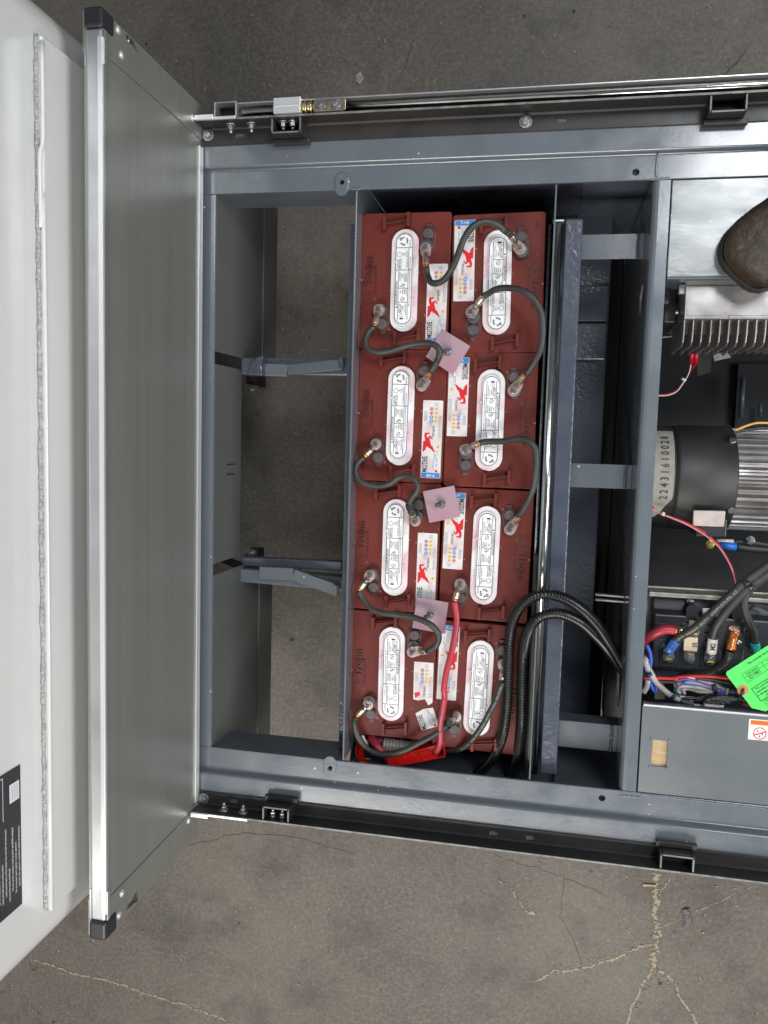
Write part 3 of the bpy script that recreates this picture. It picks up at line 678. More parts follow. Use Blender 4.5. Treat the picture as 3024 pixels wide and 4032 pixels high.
# recess floor and cross bars in the gap
mb = MB(); mb.m('pan')
mb.box(XW2+0.0035, xb0-0.040, yS['i']-0.046, yN['i']+0.033, 0.29, 0.30)
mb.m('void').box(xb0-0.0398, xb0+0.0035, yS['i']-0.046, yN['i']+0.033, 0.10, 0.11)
for v, z1 in ((1330, 0.318), (1180, 0.310)):
    y0 = Y(2350, v, 0.30); mb.m('pan').box(xc1-0.02, xb0-0.043, y0-0.05, y0+0.03, 0.3002, z1)
mb.build('recess_pan', veh, 0.004)
zx = 0.56
for (v0, v1) in ((922, 1020), (1829, 1923), (2845, 2948)):
    m_ = MB(); m_.m('paint'); uu = 2400 if v0 < 2000 else 2300
    m_.box(xc1-0.003, xb0-0.0005, Y(uu, v1, zx), Y(uu, v0, zx), zx-0.004, zx)
    m_.m('paint_dark').box(xc1-0.003, xb0-0.0005, Y(uu, v0, zx)-0.005, Y(uu, v0, zx), zx-0.05, zx-0.0045)
    for xx in (xc1-0.001, xb0-0.012): bead(m_.m('paint_rough'), (xx, Y(uu, v1, zx), zx+0.001), (xx, Y(uu, v0, zx), zx+0.001), 0.003, 0.001)
    m_.build('spacer_bar', veh, 0.001)
# pale bracket fingers in the gap
mb = MB(); mb.m('alu')
for v in (2342, 2362): p = at(2345, v, 0.55); q = at(2473, v+3, 0.55); bar(mb, (p.x, p.y, 0.55), (xb0-0.001, p.y-0.001, 0.55), 0.003, 0.016)
mb.build('limit_bracket', veh)
mb = MB(); mb.m('scrap'); p0 = at(2210, 3065, 0.25); mb.box(xc1-0.015, xb0-0.045, yS['i']-0.044, yS['i']+0.012, 0.3005, 0.33); mb.build('foam_pad', veh)
# right bay floor, walls
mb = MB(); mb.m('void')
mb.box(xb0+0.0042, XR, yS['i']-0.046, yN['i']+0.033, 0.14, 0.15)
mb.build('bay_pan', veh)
# upper deck plate
ydA, ydB = yN['i']-0.0012, Y(2800, 1088, ZI)
mb = MB(); mb.m('deck')
xd = xb1+0.0022
mb.box(xd, XR, ydB, ydA, ZI-0.004, ZI-0.0008)
mb.m('paint').box(xd, XR, ydB-0.0035, ydB-0.0003, ZI-0.10, ZI-0.002)
mb.build('upper_deck_plate', veh, 0.0015)
# lower deck plate with window slot
ylA, ylB = Y(2700, 2793, ZI), yS['i']+0.0012
mb = MB(); mb.m('deck_low'); xd2 = X(2523, 2900, ZI)
mb.box(xd2, XR, ylB, ylA, ZI-0.004, ZI-0.0008)
lp = mb.build('lower_deck_plate', veh, 0.0012)
pw = at(2597, 2968, ZI); c = MB(); c.m('paint').prism(rrect(pw.x, pw.y, 0.0135, 0.025, 0.003), ZI-0.02, ZI+0.02); cut(lp, [c])
mb = MB(); mb.m('alu_bright').box(xd2+0.002, XR, ylA+0.0003, ylA+0.0028, ZI-0.006, ZI+0.0002); mb.m('paint_dark').box(xd2+0.002, XR, ylA+0.0003, ylA+0.0028, ZI-0.020, ZI-0.0065); mb.build('plate_lip', veh)
mb = MB(); mb.m('wood').box(pw.x-0.02, pw.x+0.02, pw.y-0.035, pw.y+0.035, ZI-0.012, ZI-0.006); mb.build('wood_block', veh)
mb = MB(); mb.m('paint')
for sx in (-1, 1):
    for sy in (-1, 1): mb.dome((pw.x+sx*0.0155, pw.y+sy*0.0262, ZI-0.001), (0, 0, 1), 0.003, 0.002)
mb.build('weld_tack', veh)
# warning sticker on the plate
p = at(2950, 2830, ZI); q = at(2952, 2912, ZI); mb = MB(); z = ZI-0.0004
wx, wy = 0.066, abs(p.y-q.y); ox, oy = p.x, p.y
mb.m('label').sheet(rrect(ox+wx/2, oy-wy/2, wx/2, wy/2, 0.002), z)
mb.m('orange').sheet([(ox+0.003, oy-0.002), (ox+wx-0.003, oy-0.002), (ox+wx-0.003, oy-0.010), (ox+0.003, oy-0.010)], z+0.0002)
cx_, cy_ = ox+0.0195, oy-0.0255
for k in range(24):
    a, b = 2*math.pi*k/24, 2*math.pi*(k+1)/24
    mb.m('inkred').add([(cx_+r*math.cos(t), cy_+r*math.sin(t), z+0.0002) for r, t in ((0.0098, a), (0.0112, a), (0.0112, b), (0.0098, b))], [(0, 1, 2, 3)])
c, s = math.cos(0.38), math.sin(0.38)
mb.add([(cx_+a*c-b*s, cy_+a*s+b*c, z+0.0003) for a, b in ((-0.0105, -0.0009), (0.0105, -0.0009), (0.0105, 0.0009), (-0.0105, 0.0009))], [(0, 1, 2, 3)])
for dx, dy in ((-0.004, 0.004), (0.0045, -0.001), (0.0, -0.0055)):
    mb.m('ink').sheet([(cx_+dx, cy_+dy+0.003), (cx_+dx+0.0012, cy_+dy-0.0005), (cx_+dx, cy_+dy-0.0016), (cx_+dx-0.0012, cy_+dy-0.0005)], z+0.0002)
mb.m('inkfine')
for k in range(4): mb.box(ox+0.035, ox+wx-0.005, oy-0.016-k*0.004, oy-0.0170-k*0.004, z+0.0001, z+0.0002)
mb.build('warning_sticker', lp)

# ---------------------------------------------------------------- tailgate
dtop = None
ZB = 0.662
# height from the slope of its ends
def onx(u, v, xx):
    c_ = (u-CX, v-CY, F); d = [sum(ROT[r][k]*c_[r] for r in range(3)) for k in range(3)]
    t = xx/d[0]; return Vector((xx, -d[1]*t, H-d[2]*t))
ZTg = onx(405, 1745, XT).z
yT0 = Y(787, 508, 0.66) - 0.0; 
def solveY(u, v, z): return at(u, v, z).y
YTn = solveY(410, 30, ZTg); YTs = solveY(415, 3697, ZTg)
tg = MB(); tg.m('alu_panel')
pn = solveY(405, 203, ZTg); ps = solveY(412, 3550, ZTg)
tg.box(XT-0.030, XT, ps, pn, ZB, ZTg-0.003)
tgo = tg.build('tailgate', veh, 0.0008)
for ya, yb, s in ((pn+0.0006, YTn, 1), (YTs, ps-0.0006, -1)):
    e = MB(); e.m('alu_panel').box(XT-0.031, XT+0.0012, ya, yb, ZB, ZTg-0.002)
    eo = e.build('end_channel', tgo, 0.0008)
    pv = [(510, 160)] if s > 0 else [(520, 3545)]
    yc = (ya+yb)/2
    def onp(u, v):    # point on the tailgate plane seen at (u, v)
        c_ = (u-CX, v-CY, F); d = [sum(ROT[r][k]*c_[r] for r in range(3)) for k in range(3)]
        t = (XT+0.0012)/d[0]; return Vector((XT+0.0012, -d[1]*t, H-d[2]*t))
    # dog-leg latch cut-out
    pts = [(495, 134), (501, 135), (509, 147), (524, 158), (531, 167), (538, 188), (543, 207), (535, 203), (523, 180), (506, 166), (497, 152)] if s > 0 else \
          [(497, 3580), (500, 3566), (520, 3546), (528, 3524), (537, 3508), (545, 3520), (545, 3540), (540, 3552), (528, 3556), (512, 3574), (500, 3584)]
    W = [onp(*q) for q in pts]; kk = MB(); kk.m('void'); n = len(W)
    A = sum(W[i].y*W[(i+1) % n].z-W[(i+1) % n].y*W[i].z for i in range(n))
    if A < 0: W = W[::-1]
    kk.add([(XT-0.02, q.y, q.z) for q in W]+[(XT+0.02, q.y, q.z) for q in W], [tuple(range(n))[::-1], tuple(range(n, 2*n))]+[(i, (i+1) % n, n+(i+1) % n, n+i) for i in range(n)])
    cut(eo, [kk])
    cpt = onp(525, 160) if s > 0 else onp(520, 3556)
    b = MB(); b.m('zinc').dome((XT-0.012, cpt.y, cpt.z), (1, 0, 0), 0.006, 0.008); b.build('latch_pin', tgo)
    for q in (((465, 118), (478, 217), (758, 465)) if s > 0 else ((480, 3518), (468, 3604), (742, 3232))):
        pp = onp(*q); b = MB(); b.m('alu_bright'); b.cyl((XT+0.001, pp.y, pp.z), (XT+0.0022, pp.y, pp.z), 0.0062, 20); b.m('alu_bright').dome((XT+0.0022, pp.y, pp.z), (1, 0, 0), 0.0042, 0.002, 14); b.build('rivet', eo)
# top tube with black caps
cn = solveY(375, 112, ZTg); cs_ = solveY(380, 3622, ZTg)
b = MB(); b.m('alu'); xt0, xt1 = X(345, 1745, ZTg+0.002), XT+0.002
b.box(xt0, xt1, cs_, cn, ZTg-0.0125, ZTg+0.002); b.box(xt0, XT-0.0005, cs_, cn, ZTg-0.030, ZTg-0.0127)
top = b.build('top_tube', tgo, 0.004, seg=3)
b = MB(); b.m('alu_bright').box(xt1-0.007, xt1+0.0010, cs_+0.012, cn-0.012, ZTg-0.003, ZTg+0.0026); b.build('polished_strip', tgo, 0.0008)
for ya, yb in ((cn+0.0003, YTn+0.002), (YTs-0.002, cs_-0.0003)):
    b = MB(); b.m('blackcap').box(xt0-0.002, xt1+0.0022, ya, yb, ZTg-0.032, ZTg+0.0045); b.build('end_cap', tgo, 0.005, seg=3)
for yy in ((cn-0.05, cn-0.001), (cs_+0.001, cs_+0.05)):
    b = MB(); b.m('alu').box(xt0-0.003, xt0-0.0005, yy[0], yy[1], ZTg-0.03, ZTg-0.001); b.build('reinforcing_clip', tgo)
    b = MB(); b.m('alu').box(xt1+0.0012, xt1+0.0027, yy[0], yy[1], ZTg-0.008, ZTg-0.001); b.build('reinforcing_clip', tgo)
# bottom return flange between tailgate and chassis
b = MB(); b.m('alu_bright').box(XT+0.0003, XT+0.0028, YTs+0.075, YTn-0.075, ZB-0.003, ZB+0.012); b.build('hinge_flange', tgo)

# ---------------------------------------------------------------- white cab wall
XC = XT-0.075
k_ = abs(XC)
rc = 0.06
yn, ys = onx(145, 1, XC).y+0.41*rc, onx(43, 3850, XC).y-0.43*rc
cab = MB(); cab.m('white')
pl = [(XC-0.30, yn)]
for i in range(13):
    a = R_(90-90*i/12); pl.append((XC-rc+rc*math.cos(a), yn-rc+rc*math.sin(a)))
for i in range(13):
    a = R_(-90*i/12); pl.append((XC-rc+rc*math.cos(a), ys+rc+rc*math.sin(a)))
pl.append((XC-0.30, ys))
n = len(pl)
zb_, zt_ = 0.47, 1.75
cab.add([(x, y, zb_) for x, y in pl]+[(x, y, zt_) for x, y in pl], [(i, i+1, n+i+1, n+i) for i in range(n-1)], True)
cab.add([(x, y, zb_) for x, y in pl]+[(x, y, zt_) for x, y in pl], [tuple(range(n)), tuple(range(n, 2*n))[::-1], (0, n-1, 2*n-1, n)])
cabo = cab.build('cab_body', veh)
def onx(u, v, xx):
    c_ = (u-CX, v-CY, F); d = [sum(ROT[r][k]*c_[r] for r in range(3)) for k in range(3)]
    t = xx/d[0]; return Vector((xx, -d[1]*t, H-d[2]*t))
# proud lower panel with a sealed top ledge
xp = XC+0.012
e1 = onx(168, 134, xp); e2 = onx(200, 3590, xp); zl = (e1.z+e2.z)/2
b = MB(); b.m('white').box(XC-0.01, xp, e2.y, e1.y, zb_+0.02, zl)
pnl = b.build('lower_panel', cabo, 0.004, seg=4)
b = MB(); b.m('seal'); pts = []
nn = 160
b.tube([(XC+0.003+random.uniform(-0.0006, 0.0006), e2.y+(e1.y-e2.y)*i/nn, zl+0.001+random.uniform(-0.0015, 0.0015)) for i in range(nn+1)], [0.0031+random.uniform(-0.0004, 0.0005) for i in range(nn+1)], 10, straight=True)
b.build('seam_sealant', cabo)
b = MB(); b.m('white').tube([(xp-0.001, e2.y+0.002, zl-0.001), (xp-0.001, e1.y-0.30, zl-0.001), (xp-0.003, e1.y-0.27, zl+0.002), (xp-0.004, e1.y-0.17, zl+0.002), (xp-0.001, e1.y-0.14, zl-0.001), (xp-0.001, e1.y-0.01, zl-0.001)], 0.0035, 10); b.build('paint_drip', cabo)
# warning label on the wall
a1 = onx(77, 3010, XC+0.0006); a2 = onx(90, 3556, XC+0.0006)
z0 = (a1.z+a2.z)/2; L = a1.y-a2.y; Hh = 0.13
frame = (Vector((XC+0.0006, a2.y, z0)), Vector((0, 1, 0)), Vector((0, 0, 1)), Vector((1, 0, 0)))
def fq(mb, x0, y0, x1, y1, dz):
    o, ux, uy, un = frame; mb.add([o+ux*a+uy*b_+un*dz for a, b_ in ((x0, y0), (x1, y0), (x1, y1), (x0, y1))], [(0, 1, 2, 3)])
b = MB(); b.m('ink'); fq(b, 0, 0, L, Hh, 0)
b.m('capface')
lines = ["operator. See operator's manual for additional information.", "Do not exceed rated capacity. Consult operator's",
         "Do not use for towing or pushing unless specifically equipped", "Load must be evenly distributed.",
         "Load heaviest items on the bottom. Do not load top heavy items", "Secure all loads before moving vehicle.",
         "Do not modify bed with features such as shelves."]
for i, t in enumerate(lines):
    wdt = 0.0122*0.27*len(t)
    b.text(t, 0.006+len(t)*0.00133*L/0.235, 0.006+i*0.0075, 0.0004, 0.0036, 0, 0, 0.82*L/0.235, frame)
fq(b, L-0.050, 0.004, L-0.022, 0.026, 0.0004)
b.m('ink')
for q in (0.009, 0.014, 0.020): fq(b, L-0.047, q, L-0.025, q+0.0006, 0.0008)
b.m('capface'); fq(b, L-0.07, 0.040, L-0.005, 0.0412, 0.0004); fq(b, L-0.0062, 0.0412, L-0.005, 0.10, 0.0004); fq(b, L-0.058, 0.052, L-0.018, 0.056, 0.0004)
fq(b, L-0.046, 0.056, L-0.040, 0.085, 0.0004); fq(b, L-0.030, 0.056, L-0.024, 0.085, 0.0004); fq(b, L-0.060, 0.048, L-0.052, 0.060, 0.0006); fq(b, L-0.024, 0.048, L-0.016, 0.060, 0.0006)
b.build('warning_label', cabo)

# ================================================================ batteries
ZBAT = 0.588; BW, BL = 0.0885, 0.1318; BSC = 0.976
s_local[0] = True
def bracket(cx, cy, name='lift_bracket', parent=None):
    b = MB(); b.m('maroon')
    for s in (-1, 1): b.prism(rrect(cx+s*0.0235, cy+s*0.0035, 0.0032, 0.013, 0.0012, 3), 0.0003, 0.016)
    b.hexa([(cx-0.0203, cy-0.0055, 0.003), (cx+0.0203, cy+0.0015, 0.003), (cx+0.0203, cy+0.0035, 0.003), (cx-0.0203, cy-0.0035, 0.003)],
           [(cx-0.0203, cy-0.0055, 0.013), (cx+0.0203, cy+0.0015, 0.013), (cx+0.0203, cy+0.0035, 0.013), (cx-0.0203, cy-0.0035, 0.013)])
    return b.build(name, parent, 0.0007)
def terminal(px, py, qx, qy, parent):
    """post at p, plug at q"""
    cx, cy = (px+qx)/2, (py+qy)/2; d = Vector((qx-px, qy-py)).normalized(); ang = math.degrees(math.atan2(d.y, d.x))
    b = MB(); b.m('well').prism(stadium(cx, cy, 0.0275, 0.0150, rot=ang), 0.0002, 0.0030)
    b.prism(rrect(qx+d.x*0.016, qy+d.y*0.016, 0.0035, 0.0055, 0.0015, rot=ang), 0.0002, 0.0034)
    o = b.build('terminal_well', parent, 0.0008)
    b = MB(); b.m('lead').cyl((qx, qy, 0.0031), (qx, qy, 0.0095), 0.0105, 26); b.cyl((qx, qy, 0.0096), (qx, qy, 0.0108), 0.0102, 26, 0.0088)
    b.text('H2', qx, qy, 0.0110, 0.0075, ang-90, 0.0)
    b.build('plug', o, 0.0004)
    b = MB(); b.m('lead').cyl((px, py, 0.0031), (px, py, 0.0120), 0.0125, 28, 0.0118); b.m('zinc')
    b.cyl((px, py, 0.0121), (px, py, 0.0220), 0.0038, 14)
    b.build('terminal_post', o)
def recycle(b, cx, cy, r, z):
    for k in range(3):
        a0 = R_(90+120*k); 
        for seg_ in range(3):
            a, c = a0+seg_*0.5, a0+seg_*0.5+0.38
            b.add([(cx+q*math.cos(t), cy+q*math.sin(t), z) for q, t in ((r*0.62, a), (r, a), (r, c), (r*0.62, c))], [(0, 1, 2, 3)])
def rings(b, cx, cy, r, z, w_=0.25, n=16):
    for k in range(n):
        a, c = 2*math.pi*k/n, 2*math.pi*(k+1)/n
        b.add([(cx+q*math.cos(t), cy+q*math.sin(t), z) for q, t in ((r*(1-w_), a), (r, a), (r, c), (r*(1-w_), c))], [(0, 1, 2, 3)])
def outline(b, poly, z, w_):
    n = len(poly); cx = sum(p[0] for p in poly)/n; cy = sum(p[1] for p in poly)/n
    for i in range(n):
        p, q = Vector(poly[i]), Vector(poly[(i+1) % n]); t = (q-p)
        if t.length < 1e-6: continue
        m = Vector((-t.y, t.x)).normalized()*w_/2
        b.add([(*(p-m), z), (*(q-m), z), (*(q+m), z), (*(p+m), z)], [(0, 1, 2, 3)])
def ln(b, x0, y0, x1, y1, z, w_=0.0006): outline(b, [(x0, y0), (x1, y1)], z, w_)
def vent_strip(parent):
    b = MB(); b.m('cap')
    b.prism(stadium(0, 0, 0.0268, 0.0985, 12), 0.0003, 0.0075)
    b.m('cap').prism(stadium(0, 0, 0.0180, 0.0885, 12), 0.0070, 0.0105)
    for s in (-1, 1): b.box(s*0.0185-0.002, s*0.0185+0.002, -s*0.035-0.0025, -s*0.035+0.0025, 0.0075, 0.0112)
    o = b.build('vent_strip', parent, 0.0012, origin=(-0.0008, 0.002, 0.0))
    zz = 0.0109
    p = MB(); p.m('capface').sheet(stadium(0, 0, 0.0172, 0.0870, 12), 0.0107)
    p.m('ink'); outline(p, stadium(0, 0, 0.0163, 0.0862, 10), zz, 0.0012)
    for y in (0.060, 0.0175): ln(p, -0.0163, y, 0.0163, y, zz, 0.0011)
    for y in (-0.0175, -0.0445): ln(p, -0.010, y, 0.0090, y, zz, 0.0010)
    ln(p, -0.010, 0.0175, -0.010, -0.078, zz, 0.0010); ln(p, 0.009, 0.060, 0.009, -0.078, zz, 0.0010)
    p.text('DANGER/POISON', -0.0133, -0.027, zz, 0.0040, 90)
    p.sheet([(-0.0115, -0.052), (-0.0155, -0.054), (-0.0115, -0.056)], zz)
    p.text('KEEP OUT OF REACH OF CHILDREN  DO NOT TIP  KEEP VENT CAPS TIGHT AND LEVEL', 0.0123, -0.005, zz, 0.0018, 90, 0, 0.95)
    for t, x, y, h in (('SULFURIC', -0.0070, 0.005, 0.0026), ('ACID', -0.0030, 0.006, 0.0026), ('CAN CAUSE', 0.0008, 0.003, 0.0018), ('BLINDNESS OR', 0.0036, 0.003, 0.0018), ('SEVERE BURNS', 0.0064, 0.003, 0.0018),
                       ('NO', -0.0055, -0.024, 0.0026), ('SPARKS', -0.001, -0.024, 0.002), ('FLAMES', 0.0024, -0.024, 0.002), ('SMOKING', 0.0058, -0.024, 0.002),
                       ('SHIELD EYES', -0.0072, -0.056, 0.0022), ('EXPLOSIVE', -0.0040, -0.056, 0.0022), ('GASES', -0.0008, -0.056, 0.0022), ('CAN CAUSE', 0.0030, -0.056, 0.0016), ('BLINDNESS OR INJURY', 0.0060, -0.058, 0.0016),
                       ('FLUSH EYES', -0.0122, 0.029, 0.0023), ('IMMEDIATELY', -0.0090, 0.029, 0.0023), ('WITH WATER', -0.0058, 0.029, 0.0023), ('GET MEDICAL HELP FAST', 0.0062, 0.038, 0.0021), ('RECYCLE', 0.0115, 0.068, 0.0022)):
        p.text(t, x, y, zz, h, 90)
    rings(p, -0.009, 0.047, 0.0048, zz, 0.14); rings(p, 0.001, 0.047, 0.003, zz, 0.2); ln(p, -0.005, 0.047, 0.005, 0.050, zz)
    rings(p, 0.000, -0.0125, 0.0036, zz, 0.2); ln(p, -0.007, -0.015, 0.002, -0.010, zz, 0.0012)
    rings(p, -0.001, -0.0385, 0.0042, zz, 0.18); ln(p, -0.004, -0.0415, 0.002, -0.0355, zz, 0.001)
    rings(p, -0.003, -0.070, 0.003, zz, 0.2); rings(p, -0.004, -0.064, 0.0024, zz, 0.3); p.box(-0.006, 0.001, -0.0775, -0.0745, zz-0.0001, zz)
    recycle(p, -0.001, 0.0725, 0.0085, zz); p.text('PB', -0.009, 0.078, zz, 0.0028, 60)
    p.build('printed_panel', o)
    return o
HORSE = [(110,170),(125,185),(215,185),(218,210),(180,225),(160,215),(150,245),(155,280),(175,300),(205,265),(235,248),(290,318),(290,328),(265,328),(228,285),(222,340),(240,410),(270,490),(285,475),(355,638),(215,520),(218,545),(195,515),(172,490),(140,520),(140,560),(72,635),(78,372),(125,368),(105,310),(97,240),(108,200)]
def sticker_elems(b, lo, hi, tf):
    """print everything of the sticker whose centre lies in lo..hi; tf places it"""
    z1, z2 = 0.0009, 0.0011
    def pt(x, y): return tf(x, y)
    def sheet(poly, z): b.sheet([pt(*q) for q in poly], z)
    def text(t, x, y, h, rot=90, sx=1.0):
        if lo <= y <= hi:
            X_, Y_ = pt(x, y); X2, Y2 = pt(x+0.01, y); b.text(t, X_, Y_, z2, h, rot+math.degrees(math.atan2(Y2-Y_, X2-X_)), 0, sx)
    if lo <= -0.0725 <= hi:
        b.m('inkblue'); sheet([(-0.0187, -0.0762), (0.0187, -0.0762), (0.0187, -0.0665), (-0.0187, -0.0665)], z1)
        b.m('capface'); text('T-145', 0, -0.0714, 0.0048, 180)
    b.m('ink'); text('MOTIVE', -0.0122, -0.0500, 0.0094, 90, 0.66)
    b.m('inkgrey'); text('SUPERIOR CYCLING POWER', -0.0078, -0.0475, 0.0014, 90, 1.15)
    b.m('inkbluelt'); text('6 VOLT', 0.0046, -0.0515, 0.0046, 90, 0.95)
    b.m('inkfine'); text('260 Ah 20 hr', 0.0062, -0.034, 0.0016); text('215 Ah 5 hr', 0.0092, -0.034, 0.0016); text('OO  OO', 0.0115, -0.046, 0.0030)
    if lo <= -0.063 <= hi: b.m('inkred'); sheet([(0.0088, -0.0652), (0.0138, -0.0652), (0.0138, -0.0605), (0.0088, -0.0605)], z1)
    if lo <= -0.005 and hi >= -0.025:
        b.m('inkred'); sheet([((x-268)*0.00009, -0.077+(1205-y)*0.0000883) for x, y in HORSE], z1)
    elif hi >= 0.003:
        b.m('inkred'); sheet([(-0.018, 0.012), (-0.007, 0.0145), (-0.006, 0.0075), (-0.011, 0.004), (-0.016, 0.001)], z1)
    b.m('inkgrey'); text('TROJAN', 0.0030, 0.0157, 0.0042, 90, 1.0)
    b.m('inkfine')
    for i, x in enumerate((0.0125, 0.0142, 0.0159, 0.0176)):
        text('Read owners manual before use  keep vented  wear eye protection', x, 0.026, 0.0011)
    for x in (-0.0165, -0.0148, -0.0131, -0.0114):
        text('lead acid battery contains acid', x, 0.046, 0.0011)
    for x in (-0.002, 0.001): text('do not dispose', x-0.004, 0.029, 0.0012)
    for x in (0.004, 0.006, 0.008, 0.010): text('recycle   Pb', x, 0.0695, 0.0011)
    for i, y in enumerate((0.060, 0.052, 0.044, 0.036)):
        if lo <= y <= hi:
            b.m('inkyellow'); sheet([(0.0025, y+0.0034), (0.0025, y-0.0034), (0.0090, y)][::1] if False else [(0.0090, y-0.0036), (0.0090, y+0.0036), (0.0024, y)], z1)
            b.m('ink'); sheet([(0.0078, y-0.0008), (0.0078, y+0.0008), (0.0045, y)], z2)
            c = [pt(-0.0025+0.0034*math.cos(2*math.pi*k/16), y+0.0034*math.sin(2*math.pi*k/16)) for k in range(16)]
            if i < 2:
                X_, Y_ = pt(-0.0025, y); b.m('inkred'); rings(b, X_, Y_, 0.0034, z1, 0.26); b.m('inkgrey'); b.sheet(circ(X_, Y_, 0.0014, 8), z1); b.m('inkred'); ln(b, X_-0.0022, Y_-0.0022, X_+0.0022, Y_+0.0022, z2, 0.0007)
            else:
                b.m('inkblue'); b.sheet(c, z1); X_, Y_ = pt(-0.0025, y); b.m('capface'); b.sheet(circ(X_, Y_, 0.0013, 8), z2)
    if lo <= -0.0148 <= hi:
        b.m('inkyellow'); sheet([(0.0155, -0.0188), (0.0155, -0.0105), (0.0085, -0.0148)], z1); b.m('ink'); sheet([(0.0140, -0.0155), (0.0140, -0.0140), (0.0110, -0.0148)], z2)
def sticker(parent, torn=0):
    b = MB(); ox, oy = 0.0645, -0.0445
    T0 = lambda x, y: (ox+x, oy+y)
    if not torn:
        b.m('label').prism(rrect(ox, oy, 0.020, 0.077, 0.002), 0.0003, 0.0007); sticker_elems(b, -1, 1, T0)
    else:
        pol = [(-0.020, 0.077), (0.020, 0.077), (0.020, -0.006), (0.012, -0.012), (0.004, 0.000), (-0.010, -0.004), (-0.020, -0.002)]
        b.m('label').prism([T0(*p) for p in pol], 0.0003, 0.0007); sticker_elems(b, 0.002, 1, T0)
        a = R_(22); c, s = math.cos(a), math.sin(a)
        T1 = lambda x, y: (ox+0.004+(x)*c-(y+0.030)*-s*-1*0-(y+0.030)*s, oy-0.026+(x)*s+(y+0.030)*c)
        pol = [(-0.019, -0.028), (0.0, -0.024), (0.020, -0.027), (0.020, -0.066), (0.005, -0.0665), (-0.019, -0.066)]
        b.m('label').prism([T1(*p) for p in pol], 0.0013, 0.0017)
        n0 = len(b.v); sticker_elems(b, -0.0655, -0.030, T1)
        for i in range(n0, len(b.v)): b.v[i] = (b.v[i][0], b.v[i][1], b.v[i][2]+0.0010)
    return b.build('printed_sticker', parent)
def make_battery():
    root = empty('battery', (0, 0, 0))
    b = MB(); b.m('maroon')
    b.prism(rrect(0, 0, BW, BL, 0.006, 5), -0.024, 0.0)
    b.prism(rrect(0, 0, BW-0.003, BL-0.003, 0.006, 5), -0.28, -0.0245)
    b.build('case', root, 0.0016, seg=3)
    b = MB(); b.m('maroon_dark')
    b.text('Trojan', -0.0722, 0.020, 0.0006, 0.0150, 90, 0.10, 1.0)
    b.text('BATTERY COMPANY', -0.0585, 0.003, 0.0004, 0.0036, 90, 0.08, 1.2)
    outline(b, [(-0.0820, -0.0425), (-0.0820, -0.0205), (-0.0640, -0.0205), (-0.0640, -0.0425)], 0.0007, 0.0010)
    b.sheet([(-0.080, -0.022), (-0.078, -0.028), (-0.072, -0.024), (-0.066, -0.023), (-0.069, -0.030), (-0.066, -0.038), (-0.072, -0.033), (-0.080, -0.041), (-0.077, -0.032)], 0.0007)
    b.text('NEG', -0.0735, -0.104, 0.0004, 0.006, 90, 0.06); b.build('embossed_lettering', root)
    bracket(-0.018, 0.1125, parent=root); bracket(0.0085, -0.1085, parent=root)
    terminal(0.0430, 0.0655, 0.0445, 0.0890, root)
    terminal(-0.0460, -0.0570, -0.0430, -0.0835, root)
    vent_strip(root)
    sticker(root)
    return root
proto = make_battery()
BAT = [ # corners TL TR BR BL in the photo, rotation sense, label
 ([(1424, 842), (1777, 837), (1769, 1375), (1414, 1368)], 0, 'maroon battery at the top of the left column, DANGER text reading upward'),
 ([(1413, 1380), (1762, 1388), (1743, 1897), (1402, 1880)], 0, 'maroon battery second from top of the left column, its whole sticker uncovered'),
 ([(1397, 1900), (1738, 1912), (1721, 2415), (1385, 2386)], 0, 'maroon battery third from top of the left column, taped cable on its upper post'),
 ([(1388, 2405), (1719, 2431), (1707, 2910), (1375, 2883)], 0, 'maroon battery at the bottom of the left column with a torn loose sticker'),
 ([(1783, 852), (2149, 835), (2135, 1383), (1773, 1384)], 1, 'maroon battery at the top of the right column with a cable looping over its sticker'),
 ([(1764, 1393), (2124, 1388), (2093, 1924), (1747, 1909)], 1, 'maroon battery second from the top of the right column'),
 ([(1755, 1921), (2106, 1929), (2068, 2458), (1724, 2428)], 1, 'maroon battery third from top of the right column, red cable on its lower post'),
 ([(1733, 2448), (2064, 2474), (2034, 2975), (1716, 2925)], 1, 'maroon battery at the bottom of the right column, partly under the corrugated conduits')]
def copy_tree(o, parent=None):
    c = o.copy(); col.objects.link(c); c.parent = parent
    for ch in list(o.children):
        if ch.name in bpy.data.objects: copy_tree(ch, c)
    return c
bats = []
for i, (cs, flip, lab) in enumerate(BAT):
    o = proto if i == 0 else copy_tree(proto)
    W = [at(u, v, ZBAT) for u, v in cs]; c = sum(W, Vector())/4
    dv = ((W[0]-W[3])+(W[1]-W[2])).normalized(); a = math.atan2(dv.y, dv.x)-math.pi/2
    dh = ((W[1]-W[0])+(W[2]-W[3])).normalized(); a2 = math.atan2(dh.y, dh.x); a = (a+a2)/2
    o.location = (c.x, c.y, ZBAT); o.rotation_euler = (0, 0, a+(math.pi if flip else 0)); o.scale = (BSC, BSC, BSC)
    tag(o, lab, 'battery', 'maroon batteries in the tray'); bats.append(o)
for o in (bats[3],):      # reversed vent strip, torn sticker
    for ch in list(o.children):
        if ch.name.startswith('vent_strip'): ch.rotation_euler = (0, 0, math.pi)
        if ch.name.startswith('printed_sticker'): bpy.data.objects.remove(ch)
    st = sticker(o, 1); tag(st, 'torn sticker with a loose folded corner')
s_local[0] = False
bpy.context.view_layer.update()

